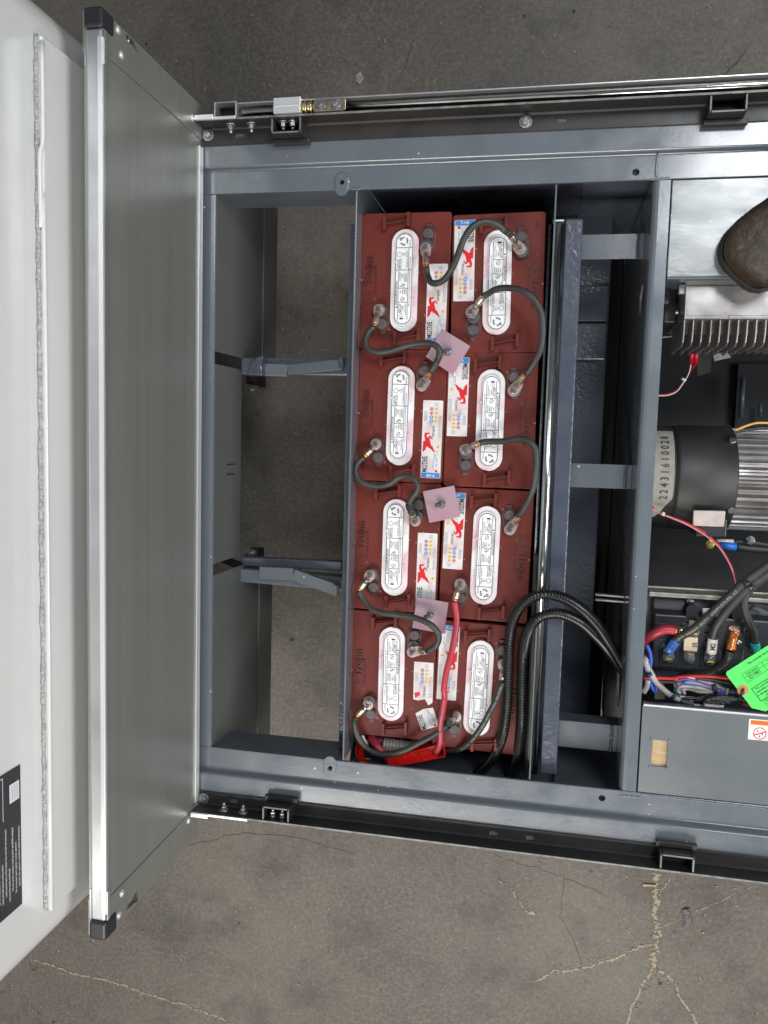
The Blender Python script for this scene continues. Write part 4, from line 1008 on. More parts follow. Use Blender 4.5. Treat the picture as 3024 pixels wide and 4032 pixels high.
# ================================================================ cables
def z3(x, y): return (1400+.4822*x, 700+.4822*y)
def z6(x, y): return (1350+.4822*x, 1350+.4822*y)
def z7(x, y): return (1350+.4822*x, 2000+.4822*y)
def z8(x, y): return (1300+.4822*x, 2500+.4822*y)
ZLUG = ZBAT+0.0125
def lug(parent, post, crimp, r=0.0066, flare=0.0, name='cable_lug', copper=True):
    """flat ring on the post, barrel towards crimp (3-D points)"""
    post = Vector(post); crimp = Vector(crimp); d = (crimp-post); L = d.length; d.normalize()
    h = Vector((d.x, d.y, 0)).normalized(); s = Vector((-h.y, h.x, 0))
    mb = MB(); mb.m('tinpink'); P = []
    for k in range(13): a = R_(90+180*k/12); P.append(h*(0.0108*math.cos(a))+s*(0.0108*math.sin(a)))
    b = L-0.011; P += [h*(b*0.55)-s*0.0098, h*b-s*0.0072, h*b+s*0.0072, h*(b*0.55)+s*0.0098]
    mb.prism([(post.x+p.x, post.y+p.y) for p in P], post.z, post.z+0.0022)
    mb.m('tin').tube([Vector((post.x, post.y, post.z))+h*b*0.82+Vector((0, 0, 0.003)), crimp-d*0.006, crimp+d*0.010], [0.0052]*7+[r*0.98]*6, 16)
    if copper: mb.m('copper').cyl(crimp+d*0.0102, crimp+d*0.0150, r*0.80, 14)
    # nut and stud end on the lug
    mb.m('tinpink'); q = Vector((post.x, post.y, post.z+0.0022)); mb.cyl(q, q+Vector((0, 0, 0.0012)), 0.0088, 24); mb.m('zinc').cyl(q+Vector((0, 0, 0.0013)), q+Vector((0, 0, 0.0065)), 0.0066, 6)
    mb.m('lead').cyl(q+Vector((0, 0, 0.0066)), q+Vector((0, 0, 0.0100)), 0.0040, 14)
    return mb.build(name, parent, 0.0004)
def cable(name, label, pts, za, zb, post_a=None, crimp_a=None, post_b=None, crimp_b=None, r=0.0060, m='rubber', zs=None, group='cables between the batteries', cat='cable', cop=(True, True), text=None):
    n = len(pts); zs = zs or [za+(zb-za)*i/(n-1) for i in range(n)]
    P = [at(u, v, z) for (u, v), z in zip(pts, zs)]
    c = P[0]; root = empty(name, (c.x, c.y, ZBAT)); tag(root, label, cat, group)
    ends = []
    for post, cr, zz, first, cp in ((post_a, crimp_a, zs[0], True, cop[0]), (post_b, crimp_b, zs[-1], False, cop[1])):
        if post:
            pp = at(*post, ZLUG+0.002); cc = at(*cr, zz); l_ = lug(root, (pp.x, pp.y, ZLUG), cc, copper=cp)
            d = (cc-Vector((pp.x, pp.y, ZLUG))); d.normalize(); e = cc+d*0.0145
            if first: P[0] = e
            else: P[-1] = e
    mb = MB(); mb.m(m).tube(P, r, 16, sub=7); mb.build('insulation', root)
    return root, P
zc = ZBAT+0.022; zh = ZBAT+0.045
cable('battery_cable', 'black cable linking the two topmost batteries over the top right sticker', [z3(577, 725), z3(585, 790), z3(612, 850), z3(660, 862), z3(725, 830), z3(785, 745), z3(835, 630), z3(885, 500), z3(950, 405), z3(1050, 357), z3(1150, 378), z3(1210, 425), z3(1258, 475)],
      0, 0, z3(571, 573), z3(576, 675), z3(1343, 578), z3(1290, 505), zs=[zc, zc+.005, zc+.012, zc+.018, zc+.025, zc+.035, zc+.04, zc+.045, zc+.045, zc+.04, zc+.03, zc+.02, zc+.01], cop=(True, False))
cable('battery_cable', 'black cable curving round the outside from the top right battery to the one below it', [z3(1038, 985), z3(1085, 945), z3(1150, 910), z3(1250, 900), z3(1370, 925), z3(1465, 1000), z3(1515, 1100), z3(1527, 1230), z3(1515, 1380), z3(1465, 1500), z3(1400, 1595), z3(1375, 1632)],
      0, 0, z3(945, 1098), z3(1010, 1015), z6(1393, 390), z6(1455, 300), zs=[zc, zc+.01, zc+.025, zc+.035, zc+.045, zc+.048, zc+.045, zc+.04, zc+.035, zc+.03, zc+.02, zc+.012], cop=(False, True))
cable('battery_cable', 'black S shaped cable crossing from the top left battery to the battery below it', [z3(150, 1215), z3(105, 1262), z3(82, 1330), z3(105, 1395), z3(180, 1425), z3(280, 1412), z3(390, 1378), z3(520, 1352), z3(620, 1355), z3(678, 1395), z3(682, 1455), z3(655, 1520), z3(620, 1580)],
      0, 0, z3(190, 1075), z3(167, 1160), z6(642, 350), z6(690, 275), zs=[zc, zc+.005, zc+.01, zc+.012, zc+.015, zc+.018, zc+.022, zc+.025, zc+.03, zc+.032, zc+.03, zc+.02, zc+.012])
_, Pc = cable('battery_cable', 'black S shaped cable with a taped end, middle of the left column', [z6(165, 945), z6(120, 985), z6(105, 1050), z6(130, 1115), z6(200, 1155), z6(300, 1168), z6(390, 1145), z6(450, 1102), z6(510, 1085), z6(575, 1108), z6(612, 1165), z6(602, 1220), z6(565, 1265), z6(545, 1320), z6(565, 1390)],
      0, 0, z6(268, 828), z6(215, 888), z6(590, 1455), z6(575, 1415), zs=[zc, zc+.004, zc+.008, zc+.01, zc+.012, zc+.015, zc+.02, zc+.022, zc+.025, zc+.028, zc+.028, zc+.025, zc+.02, zc+.015, zc+.008], cop=(True, False))
def print_on(root, P, r, txt, h, s0, m='cableprint', flip=False):
    '''lettering laid along the top of a cable path'''
    Q = [P[0]*2-P[1]]+P+[P[-1]*2-P[-2]]; D = []
    for i in range(1, len(Q)-2):
        a, b, c, d = Q[i-1:i+3]
        for k in range(12):
            t = k/12; D.append(0.5*((2*b)+(c-a)*t+(2*a-5*b+4*c-d)*t*t+(3*b-a-3*c+d)*t**3))
    L = [0.0]
    for i in range(1, len(D)): L.append(L[-1]+(D[i]-D[i-1]).length)
    mb = MB(); mb.m(m); x = s0; j = 0
    for ch in txt:
        while j < len(L)-2 and L[j+1] < x: j += 1
        if x > L[-2]: break
        if ch != ' ':
            p = D[j].lerp(D[j+1], (x-L[j])/max(1e-6, L[j+1]-L[j])); t = (D[j+1]-D[j]).normalized()
            if flip: t = -t
            n = Vector((0, 0, 1)); n = (n-t*n.dot(t)).normalized(); u = n.cross(t)
            mb.text(ch, 0, 0, 0.0002, h, 0, 0, 1.0, (p+n*r, t, u, n))
        x += h*1.05
    mb.build('printed_lettering', root)
def wrap(root, a, b, z0, z1, r=0.0088):
    mb = MB(); mb.m('tape'); A = at(*a, z0); B = at(*b, z1); n = 14
    mb.tube([A.lerp(B, i/n)+Vector((random.uniform(-.0006, .0006), random.uniform(-.0006, .0006), 0)) for i in range(n+1)], [r*(1+random.uniform(-.12, .14)) for _ in range(n+1)], 12, straight=True); mb.build('tape_wrap', root)
wrap(_, z6(538, 1305), z6(583, 1418), zc+.014, zc+.006)
cable('battery_cable', 'black cable curving round the outside between the two middle batteries of the right column', [z6(1108, 815), z6(1190, 806), z6(1310, 803), z6(1430, 782), z6(1515, 800), z6(1568, 860), z6(1580, 960), z6(1572, 1080), z6(1558, 1180), z6(1515, 1285), z6(1440, 1400)],
      0, 0, z6(998, 872), z6(1072, 838), z6(1363, 1525), z6(1412, 1450), zs=[zc, zc+.01, zc+.02, zc+.032, zc+.04, zc+.042, zc+.04, zc+.036, zc+.03, zc+.022, zc+.012])
cable('battery_cable', 'black S shaped cable over the lowest pink plate joining the two lower left batteries', [z7(142, 680), z7(170, 750), z7(235, 825), z7(325, 858), z7(440, 872), z7(560, 890), z7(655, 920), z7(735, 968), z7(783, 1040), z7(765, 1120), z7(705, 1162)],
      0, 0, z7(220, 550), z7(165, 630), z7(565, 1178), z7(655, 1172), zs=[zc, zc+.005, zc+.01, zc+.014, zc+.018, zc+.022, zc+.026, zc+.028, zc+.025, zc+.018, zc+.01], cop=(True, False))
_, Pc = cable('battery_cable', 'black U shaped cable sagging below the bottom left battery, one end taped', [z8(212, 665), z8(200, 720), z8(222, 820), z8(285, 910), z8(370, 963), z8(480, 975), z8(600, 945), z8(740, 875), z8(870, 803), z8(960, 735), z8(1000, 700)],
      0, 0, z8(308, 572), z8(255, 625), z8(1026, 668), z8(1002, 690), zs=[zc, zc, zc-.004, zc-.006, zc-.004, zc, zc+.005, zc+.008, zc+.01, zc+.008, zc+.004], cop=(True, False))
wrap(_, z8(935, 750), z8(1012, 692), zc+.006, zc+.003)
_r, _P = cable('battery_cable', 'black welding cable crossing the vent strip of the bottom right battery', [z8(1408, 365), z8(1385, 440), z8(1345, 550), z8(1290, 655), z8(1235, 755), z8(1160, 855), z8(1080, 920), z8(1000, 940), z8(925, 925), z8(860, 890)],
      0, 0, z8(1413, 243), z8(1408, 330), zs=[zc, zc+.01, zc+.02, zc+.025, zc+.022, zc+.01, zc-.01, zc-.03, zc-.05, zc-.07], cop=(False, False))
print_on(_r, _P, 0.0060, 'WELDING CABLE 600V -50C +105C MADE IN U.S.A.', 0.0036, 0.01)
_r, _P = cable('battery_cable', 'long red cable running down between the two lower battery columns into the red connector', [z7(925, 765), z7(930, 900), z7(915, 1040), z7(885, 1190), z7(845, 1340), z7(825, 1480), z8(935, 500), z8(918, 620), z8(900, 740), z8(900, 850), z8(888, 915), z8(860, 960)],
      0, 0, z7(957, 622), z7(930, 705), m='redrubber', zs=[zc, zc+.004, zc+.008, zc+.012, zc+.014, zc+.014, zc+.012, zc+.012, zc+.01, zc+.008, zc+.002, zc-.01])
print_on(_r, _P, 0.0060, 'WELDING CABLE 600V  MADE IN U.S.A.', 0.0032, 0.20)

# hold-down plates
def plate(cs, bolt, label):
    z = ZBAT+0.014; W = [at(*c, z) for c in cs]; c = sum(W, Vector())/4
    root = empty('hold_down_plate', (c.x, c.y, z)); tag(root, label, 'plastic plate', 'pink plastic hold down plates')
    mb = MB(); mb.m('pink').prism([(p.x, p.y) for p in W], z, z+0.0035); mb.build('plate', root, 0.0006)
    p = at(*bolt, z+0.01); mb = MB(); hexbolt(mb, (p.x, p.y, z+0.0036), (0, 0, 1), 0.0062, 0.005, 0.0075)
    mb.m('lead').cyl((p.x-0.003, p.y-0.0005, z+0.008), (p.x-0.0085, p.y-0.001, z+0.020), 0.0040, 12)
    mb.m('zinc').cyl((p.x, p.y, z-0.2), (p.x, p.y, z-0.0003), 0.003, 10); mb.build('hold_down_rod', root)
plate([z3(575, 1462), z3(710, 1237), z3(938, 1375), z3(795, 1610)], z3(755, 1418), 'milky pink square plate turned like a diamond between the top four batteries')
plate([z6(655, 1212), z6(910, 1163), z6(960, 1418), z6(707, 1468)], z6(805, 1318), 'milky pink square plate, nearly upright, at the middle of the battery pack')
plate([z7(608, 725), z7(865, 770), z7(825, 1027), z7(568, 975)], z7(712, 880), 'milky pink square plate tilted slightly, under the lowest S shaped cable')

# corrugated conduits
DS = 3024/1659.0
def dpt(x, y, z): return at(x*DS, y*DS, z)
def conduit(label, pts, r=0.0105):
    root_p = dpt(*pts[0]); mb = MB()
    P = [dpt(*p) for p in pts]
    mb.m('conduit').tube(P, r, 18, rf=(0.0014, lambda i: r*(1.0, 1.0, 0.74, 0.74)[i % 4]))
    o = mb.build('corrugated_conduit', origin=root_p); tag(o, label, 'conduit', 'black corrugated conduits')
    return o
conduit('upper, outer black corrugated conduit arching from the tray into the bulkhead', [(1360, 1462, .52), (1341, 1430, .54), (1318, 1392, .565), (1290, 1350, .60), (1255, 1315, .63), (1215, 1291, .65), (1172, 1284, .66), (1135, 1300, .65), (1112, 1330, .635), (1101, 1380, .62), (1097, 1450, .615), (1094, 1530, .61), (1082, 1600, .60), (1055, 1650, .56), (1015, 1685, .50)])
conduit('black corrugated conduit, the lower and inner of the pair beside the steel rod', [(1362, 1470, .50), (1338, 1438, .52), (1312, 1402, .545), (1285, 1372, .58), (1250, 1342, .615), (1205, 1325, .64), (1165, 1334, .655), (1140, 1365, .64), (1129, 1420, .62), (1127, 1500, .615), (1125, 1580, .605), (1116, 1640, .57), (1095, 1690, .51)])
mb = MB(); mb.m('rubber').tube([dpt(1160, 1195, .60), dpt(1158, 1260, .605), dpt(1152, 1400, .605), dpt(1147, 1550, .60), dpt(1140, 1695, .59)], 0.0068, 14)
o = mb.build('rubber_hose', origin=dpt(1140, 1450, .57)); tag(o, 'thin straight black hose lying along the left side of the polished rod', 'hose')

# red power connector with its leads at the bottom of the tray
c0, c1, c2, c3 = z8(458, 1012), z8(855, 905), z8(915, 1022), z8(480, 1085)
zt = ZBAT+0.006
W = [at(*c, zt) for c in (z8(458, 1012), z8(925, 880), z8(937, 1000), z8(480, 1085))]
ctr = sum(W, Vector())/4
root = empty('power_connector', (ctr.x, ctr.y, zt-0.04)); tag(root, 'bright red plastic power connector below the bottom batteries', 'connector')
# housing with an open cable mouth at the right end
uu = (W[1]-W[0]); 
def lerp2(a, b, c, d, s, t): return (a.lerp(b, s)).lerp(d.lerp(c, s), t)
hp_ = [lerp2(W[0], W[1], W[2], W[3], s, t) for s, t in ((0, 0), (0.86, 0), (0.86, 1), (0, 1))]
mb = MB(); mb.m('redplastic').hexa([(p.x, p.y, zt-0.045) for p in hp_[::-1]], [(p.x, p.y, zt) for p in hp_[::-1]])
g = lambda s, t: lerp2(W[0], W[1], W[2], W[3], s, t)
for s0, s1, t0, t1 in ((0.86, 1.0, 0, 0.08), (0.86, 1.0, 0.92, 1), (0.985, 1.0, 0.08, 0.92)):
    q = [g(s0, t0), g(s1, t0), g(s1, t1), g(s0, t1)][::-1]; mb.hexa([(p.x, p.y, zt-0.045) for p in q], [(p.x, p.y, zt-0.001) for p in q])
q = [g(0.05, 0.0), g(0.42, 0.0), g(0.72, 1.0), g(0.05, 1.0)][::-1]
mb.hexa([(p.x, p.y, zt+0.0002) for p in q], [(p.x, p.y, zt+0.0015) for p in q])
for s in (0.25, 0.66):
    p = g(s, 0.45); d = (W[1]-W[0]).normalized(); mb.prism(stadium(p.x, p.y, 0.012, 0.006, rot=math.degrees(math.atan2(d.y, d.x))), zt+0.0003, zt+0.0030)
mb.build('housing', root, 0.0014)
mb = MB(); mb.m('redrubber').tube([at(*z8(325, 800), zt-.04), at(*z8(345, 850), zt-.03), at(*z8(385, 910), zt-.02), at(*z8(430, 960), zt-.02), at(*z8(475, 1020), zt-.022)], 0.0078, 14); mb.build('red_lead', root)
mb = MB(); mb.m('redplastic').tube([at(*z8(245, 900), zt-.03), at(*z8(240, 950), zt-.035), at(*z8(250, 1000), zt-.04), at(*z8(285, 1045), zt-.05)], 0.0092, 14); mb.m('zinc').cyl(at(*z8(285, 1010), zt-.02), at(*z8(330, 1012), zt-.02), 0.0014, 8); mb.build('red_sleeve', root)
mb = MB(); mb.m('redrubber').tube([at(*z8(240, 910), zt-.04), at(*z8(290, 880), zt-.045), at(*z8(350, 862), zt-.05), at(*z8(470, 865), zt-.055)], 0.0095, 14); o = mb.build('red_lead', root)
mb = MB(); r_ = 0.0140; mb.m('clear').tube([at(*z8(440, 890), zt-.045), at(*z8(540, 905), zt-.045), at(*z8(640, 915), zt-.05), at(*z8(760, 905), zt-.06), at(*z8(850, 900), zt-.065)], r_, 18, rf=(0.0016, lambda i: r_*(1.0, 1.05, 1.0, 0.86)[i % 4]))
o = mb.build('corrugated_sleeve', origin=at(*z8(600, 900), zt-.06)); tag(o, 'milky translucent corrugated sleeve behind the red connector', 'sleeve')
mb = MB(); mb.m('rubber').tube([at(*z8(230, 860), zt-.05), at(*z8(205, 930), zt-.06), at(*z8(190, 1040), zt-.07)], 0.0085, 14)
o = mb.build('rubber_hose', origin=at(*z8(205, 930), zt-.07)); tag(o, 'short black hose in the lower left corner of the battery tray', 'hose')
mb = MB(); mb.m('whitesleeve').tube([at(*z8(270, 840), zt-.025), at(*z8(285, 870), zt-.02), at(*z8(300, 900), zt-.025)], 0.0032, 10); mb.dome(at(*z8(265, 835), zt-.022), (0, 0, 1), 0.005, 0.004)
o = mb.build('cable_tie', origin=at(*z8(285, 870), zt-.03)); tag(o, 'white plastic cable tie on the red leads in the lower left tray corner', 'cable tie')

# ================================================================ right bay equipment
# heat sink / charger
def c4(x, y): return (2600+.2984*x, 740+.2984*y)
zt = 0.605
A = at(*c4(335, 1295), zt); B = at(*c4(335, 1730), zt); xch = A.x; y1, y0 = A.y, B.y
root = empty('battery_charger', (xch+0.15, (y0+y1)/2, 0.35)); tag(root, 'cast aluminium charger housing with cooling fins below the boot', 'charger')
mb = MB(); mb.m('cast'); xe = xch+0.42
mb.box(xch, xe, y0, y1, zt-0.20, zt)
mb.box(xch, xe, y1+0.0003, y1+0.008, zt-0.012, zt-0.003); mb.box(xch-0.010, xch+0.010, y1-0.012, y1+0.004, zt-0.02, zt-0.006)
mb.m('cast').box(xch+0.003, xch+0.062, y0+0.0015, y0+0.006, zt+0.0002, zt+0.0018); mb.box(xch+0.075, xe, y0+0.0015, y0+0.006, zt+0.0002, zt+0.0018); mb.box(xch+0.0005, xch+0.004, y0, y1, zt+0.0002, zt+0.002)
mb.build('housing', root, 0.003)
pitch = X(*c4(458, 1740), zt)-X(*c4(340, 1740), zt)
FY = 0.047
def fin(x, y, z, dep, hgt, root, th=0.0026):
    mb = MB(); mb.m('cast'); P = [(0.0, 0.0), (-dep*0.55, -0.001), (-dep*0.85, -0.005), (-dep*0.97, -0.014), (-dep, -0.028), (-dep, -hgt), (0.0, -hgt)]
    n = len(P); vs = [(x, y+p-0.0002, z+q) for p, q in P]+[(x+th, y+p-0.0002, z+q) for p, q in P]
    mb.add(vs, [tuple(range(n)), tuple(range(n, 2*n))[::-1]]+[((i+1) % n, i, n+i, n+(i+1) % n) for i in range(n)]); mb.build('cooling_fin', root, 0.0008)
for k in range(14): fin(xch+0.001+k*pitch, y0, zt-0.004, FY, 0.13, root)
mb = MB(); mb.m('cast').box(xch+0.004, xch+0.42, y0-0.020, y0-0.0003, zt-0.13, zt-0.050); mb.build('fin_web', root)
z2_ = zt-0.17; xl = X(2664, 1300, z2_); yl = Y(2700, 1386, z2_)+0.045
mb = MB(); mb.m('cast').box(xl, xl+0.24, yl, yl+0.12, z2_-0.06, z2_); mb.build('lower_heat_sink', root, 0.002)
for k in range(8): fin(xl+0.001+k*pitch*1.08, yl, z2_-0.003, 0.045, 0.06, root)
mb = MB(); mb.m('plastic'); mb.box(xch-0.040, xch-0.018, y0+0.035, y0+0.075, zt-0.10, zt-0.05); mb.box(xch-0.06, xch-0.041, y0+0.045, y0+0.06, zt-0.10, zt-0.07); mb.m('zinc').box(xch-0.010, xch-0.001, y0+0.016, y0+0.024, zt-0.06, zt-0.045)
mb.m('plastic').box(xch-0.024, xch-0.001, y0+0.005, y0+0.09, zt-0.19, zt-0.08); mb.build('side_connector', root, 0.003)
# dark plate hanging below the charger
P = [c4(0, 0)]
g5 = lambda x, y: (2200+.4967*x, 1000+.4967*y)
mb = MB(); z = 0.30; W = [at(*g5(a, b), z) for a, b in ((1100, 780), (1215, 785), (1205, 935), (1098, 972))]
mb.m('black').prism([(p.x, p.y) for p in W], z-0.003, z); W2 = [at(*g5(a, b), z) for a, b in ((1220, 790), (1340, 785), (1365, 820), (1235, 850))]
mb.m('scrap').prism([(p.x, p.y) for p in W2], z-0.002, z+0.001); o = mb.build('bracket_plate', origin=W[0]); tag(o, 'dark sheet metal bracket hanging below the finned charger', 'bracket')
mb = MB(); mb.m('pan').tube([at(*g5(1460, 980), .2), at(*g5(1445, 1300), .2)], 0.006, 10, straight=True); mb.tube([at(*g5(1600, 1190), .2), at(*g5(1595, 1290), .2)], 0.004, 10, straight=True)
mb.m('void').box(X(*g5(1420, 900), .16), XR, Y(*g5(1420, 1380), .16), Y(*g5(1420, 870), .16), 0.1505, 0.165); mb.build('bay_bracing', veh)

def wire(name, label, strands, cat='wire', group=None, extra=None):
    """strands: list of (material, radius, [(u,v,z)...])"""
    P0 = at(*strands[0][2][0][:2], strands[0][2][0][2]); root = empty(name, P0); tag(root, label, cat, group)
    for m_, r, pts in strands:
        mb = MB(); mb.m(m_).tube([at(*p) for p in pts], r, 10); o = mb.build('strand' if not m_.startswith('red_') else 'strand', root)
    return root
def g5z(x, y, z): u, v = g5(x, y); return (u, v, z)
r_ = wire('sensor_wires', 'thin red and white twin wires curving out from under the finned charger', [
    ('wred', 0.0016, [g5z(780, 1118, .40), g5z(860, 1112, .40), g5z(930, 1085, .40), g5z(990, 1010, .40), g5z(1040, 930, .40), g5z(1092, 868, .42)]),
    ('wcream', 0.0013, [g5z(780, 1124, .402), g5z(865, 1120, .402), g5z(935, 1090, .402), g5z(985, 1025, .402), g5z(1030, 950, .402), g5z(1050, 870, .42)])], group='thin red twin wires')
mb = MB()
for a, b in (((1052, 868), (1056, 780)), ((1088, 868), (1092, 780))): mb.m('wred').tube([at(*g5z(*a, .42)), at(*g5z(*b, .44))], 0.0038, 12, straight=True)
mb.m('whitesleeve').tube([at(*g5z(975, 985, .41)), at(*g5z(1008, 1005, .41))], 0.0028, 8, straight=True); mb.build('wire_terminals', r_)
mb = MB(); mb.m('wcream').tube([at(*g5z(800, 662, .35)), at(*g5z(930, 648, .35))], 0.002, 8, straight=True); o = mb.build('white_wire', origin=at(*g5z(860, 655, .35))); tag(o, 'short cream wire between the bulkhead and the charger', 'wire')
# motor
zc_, rm = 0.36, 0.107
ym = at(2700, 1880, zc_).y
g2 = lambda x, y: (2400+.3761*x, 1700+.3761*y)
def mx(u): return X(u, 1880, zc_+rm*0.9)
root = empty('drive_motor', (mx(2850), ym, zc_-rm)); tag(root, 'round black electric motor with silver ribbed barrel and handwritten paper strip', 'electric motor')
mb = MB(); mb.m('motor')
prof = [(mx(2500), 0.06), (mx(2500), 0.098), (mx(2560), rm), (mx(2655), rm), (mx(2657), rm-0.002), (mx(2661), rm-0.002), (mx(2663), rm+0.001), (mx(2680), rm+0.002), (mx(2900), rm+0.002), (mx(2905), rm-0.001), (mx(2905), 0.07)]
n = 72
vs = []; 
for x, r in prof:
    for k in range(n): a = 2*math.pi*k/n; vs.append((x, ym+r*math.cos(a), zc_+r*math.sin(a)))
mb.add(vs, [(i*n+k, i*n+(k+1) % n, (i+1)*n+(k+1) % n, (i+1)*n+k) for i in range(len(prof)-1) for k in range(n)], True)
mb.build('end_bell', root)
mb = MB(); mb.m('cast'); nf = 40; n = nf*4; vs = []; x0, x1 = mx(2906), XR
for x in (x0, x1):
    for k in range(n):
        a = 2*math.pi*k/n; r = rm-0.002 if k % 4 < 2 else rm-0.012
        vs.append((x, ym+r*math.cos(a), zc_+r*math.sin(a)))
mb.add(vs, [(k, (k+1) % n, n+(k+1) % n, n+k) for k in range(n)]+[tuple(range(n))]); mb.build('ribbed_barrel', root)
for (x, y) in ((1297, 88), (1260, 820)):
    p = at(*g2(x, y), zc_+0.08); mb = MB(); a = math.asin(max(-1, min(1, (p.y-ym)/(rm+0.004))))
    q = Vector((p.x, ym+(rm)*math.sin(a), zc_+(rm)*math.cos(a))); mb.m('zinc').cyl(q, q+Vector((0, math.sin(a), math.cos(a)))*0.005, 0.0068, 18); mb.build('motor_screw', root)
# paper strip wrapped round the end bell, with writing that follows the curve
mb = MB(); mb.m('paper'); xa, xb = mx(2572), mx(2652); R1 = rm+0.0008; nseg = 30
a0, a1 = R_(0), R_(0)
yt, yb_ = Y(2600, 1690, zc_+0.06), Y(2600, 1990, zc_+0.06)
angt = 62; angb = -48
def cy(x, deg, r): a = R_(deg); return (x, ym+r*math.sin(a), zc_+r*math.cos(a))
vs = []
for k in range(nseg+1):
    t = k/nseg; dg = angt+(angb-angt)*t; xr_ = xb if t < 0.75 else xb-(xb-xa)*((t-0.75)/0.25)*0.78+random.uniform(-.001, .001)
    vs += [cy(xa-0.05, dg, R1-(0.003 if False else 0)), cy(xr_, dg, R1)]
mb.add(vs, [(2*k, 2*k+1, 2*k+3, 2*k+2) for k in range(nseg)])
mb.m('ink')
tv, tf_ = text_geo('2 2 4 3 1 6 1 0 0 2 8', 0.0); hh = 0.0155/0.7; wl = max(v[0] for v in tv)-min(v[0] for v in tv)
span = 74.0
out = []
for a, b, e in tv:
    dg = (a/wl)*span+14; out.append(cy((xa+xb)/2+0.002-b*hh, dg, R1+0.0006))
mb.add(out, tf_)
mb.build('paper_strip', root)
# terminal box on the motor and blue tagged leads
mb = MB(); zt = 0.47; W = [at(*g2(a, b), zt) for a, b in ((880, 822), (1218, 830), (1200, 998), (872, 985))]
mb.m('pinkblock').prism([(p.x, p.y) for p in W], zt-0.006, zt); W = [at(*g2(a, b), zt-0.03) for a, b in ((885, 900), (1205, 900), (1195, 1090), (885, 1080))]
mb.m('plastic').prism([(p.x, p.y) for p in W], zt-0.08, zt-0.0065); mb.build('terminal_cover', root, 0.002)
root = empty('motor_leads', at(*g2(1060, 1180), .33)); tag(root, 'dark motor leads with a blue sleeve and a white sleeve below the motor', 'cable')
def g2z(x, y, z): u, v = g2(x, y); return at(u, v, z)
mb = MB(); mb.m('blue').cyl(g2z(1155, 1190, .35), g2z(1325, 1203, .35), 0.0082, 18); mb.build('blue_sleeve', root)
mb = MB(); mb.m('whitesleeve').cyl(g2z(1120, 1145, .345), g2z(1300, 1150, .345), 0.0050, 14); mb.build('white_sleeve', root)
mb = MB(); mb.m('rubber').tube([g2z(1326, 1203, .35), g2z(1480, 1225, .35), g2z(1659, 1240, .35), g2z(1900, 1260, .35)], 0.0078, 14); mb.tube([g2z(1300, 1150, .345), g2z(1480, 1160, .345), g2z(1659, 1185, .345), g2z(1900, 1200, .345)], 0.0055, 14); mb.build('insulation', root)
mb = MB(); hexbolt(mb, g2z(1052, 1178, .36), (0, 0, 1), 0.0075, 0.007, 0.009, m='zincyellow'); mb.build('lead_bolt', root); mb = MB(); hexbolt(mb, g2z(1475, 1135, .36), (0, 0, 1), 0.008, 0.007, 0.009); mb.m('copper').cyl(g2z(1120, 1182, .35), g2z(1156, 1190, .35), 0.006, 12); mb.build('lead_bolt', root)
r_ = wire('sensor_wires', 'long thin red twin wires running diagonally under the motor', [
    ('wred', 0.0017, [(*g2(440, 770), .47), (*g2(500, 840), .47), (*g2(620, 885), .47), (*g2(760, 935), .47), (*g2(900, 1000), .47), (*g2(1040, 1090), .46), (*g2(1150, 1200), .46), (*g2(1230, 1320), .46), (*g2(1290, 1450), .46), (*g2(1325, 1600), .45)]),
    ('wpink', 0.0015, [(*g2(440, 800), .472), (*g2(520, 850), .472), (*g2(640, 900), .472), (*g2(760, 948), .472), (*g2(890, 1015), .472), (*g2(1030, 1105), .462), (*g2(1145, 1210), .462), (*g2(1222, 1325), .462), (*g2(1285, 1460), .462), (*g2(1318, 1600), .452)])], group='thin red twin wires')
mb = MB(); mb.m('whitesleeve').cyl(g2z(552, 878, .475), g2z(568, 842, .475), 0.0034, 10); mb.build('wire_tie', r_)
root = empty('signal_wires', at(*g5z(1500, 1380, .47))); tag(root, 'orange and black wires lying over the ribbed motor barrel', 'wire')
mb = MB(); mb.m('worange').tube([at(*g5z(1395, 1400, .47)), at(*g5z(1480, 1365, .47)), at(*g5z(1570, 1340, .47)), at(*g5z(1700, 1340, .47))], 0.0022, 10); mb.build('orange_wire', root); mb = MB(); mb.m('wblack').tube([at(*g5z(1400, 1412, .468)), at(*g5z(1500, 1395, .468)), at(*g5z(1620, 1380, .468)), at(*g5z(1760, 1380, .468))], 0.003, 10)
mb.build('black_wire', root)

# motor controller
g3 = lambda x, y: (2424+.3617*x, 2250+.3617*y)
def g3z(x, y, z): u, v = g3(x, y); return at(u, v, z)
zt = 0.535
root = empty('motor_controller', g3z(1000, 750, 0.40)); tag(root, 'black plastic motor controller with bolted cables on a pale base plate', 'controller')
pA, pB = g3z(370, 215, zt), g3z(370, 1110, zt); xk = X(*g3(385, 700), zt); xk1 = xk+0.36
mb = MB(); mb.m('plate_edge').box(xk-0.008, xk1, pB.y, Y(*g3(700, 225), zt), zt-0.06, zt-0.052)
mb.box(xk-0.008, xk1, Y(*g3(700, 290), zt-0.002), Y(*g3(700, 240), zt-0.002), zt-0.0515, zt-0.002); mb.build('base_plate', root, 0.002)
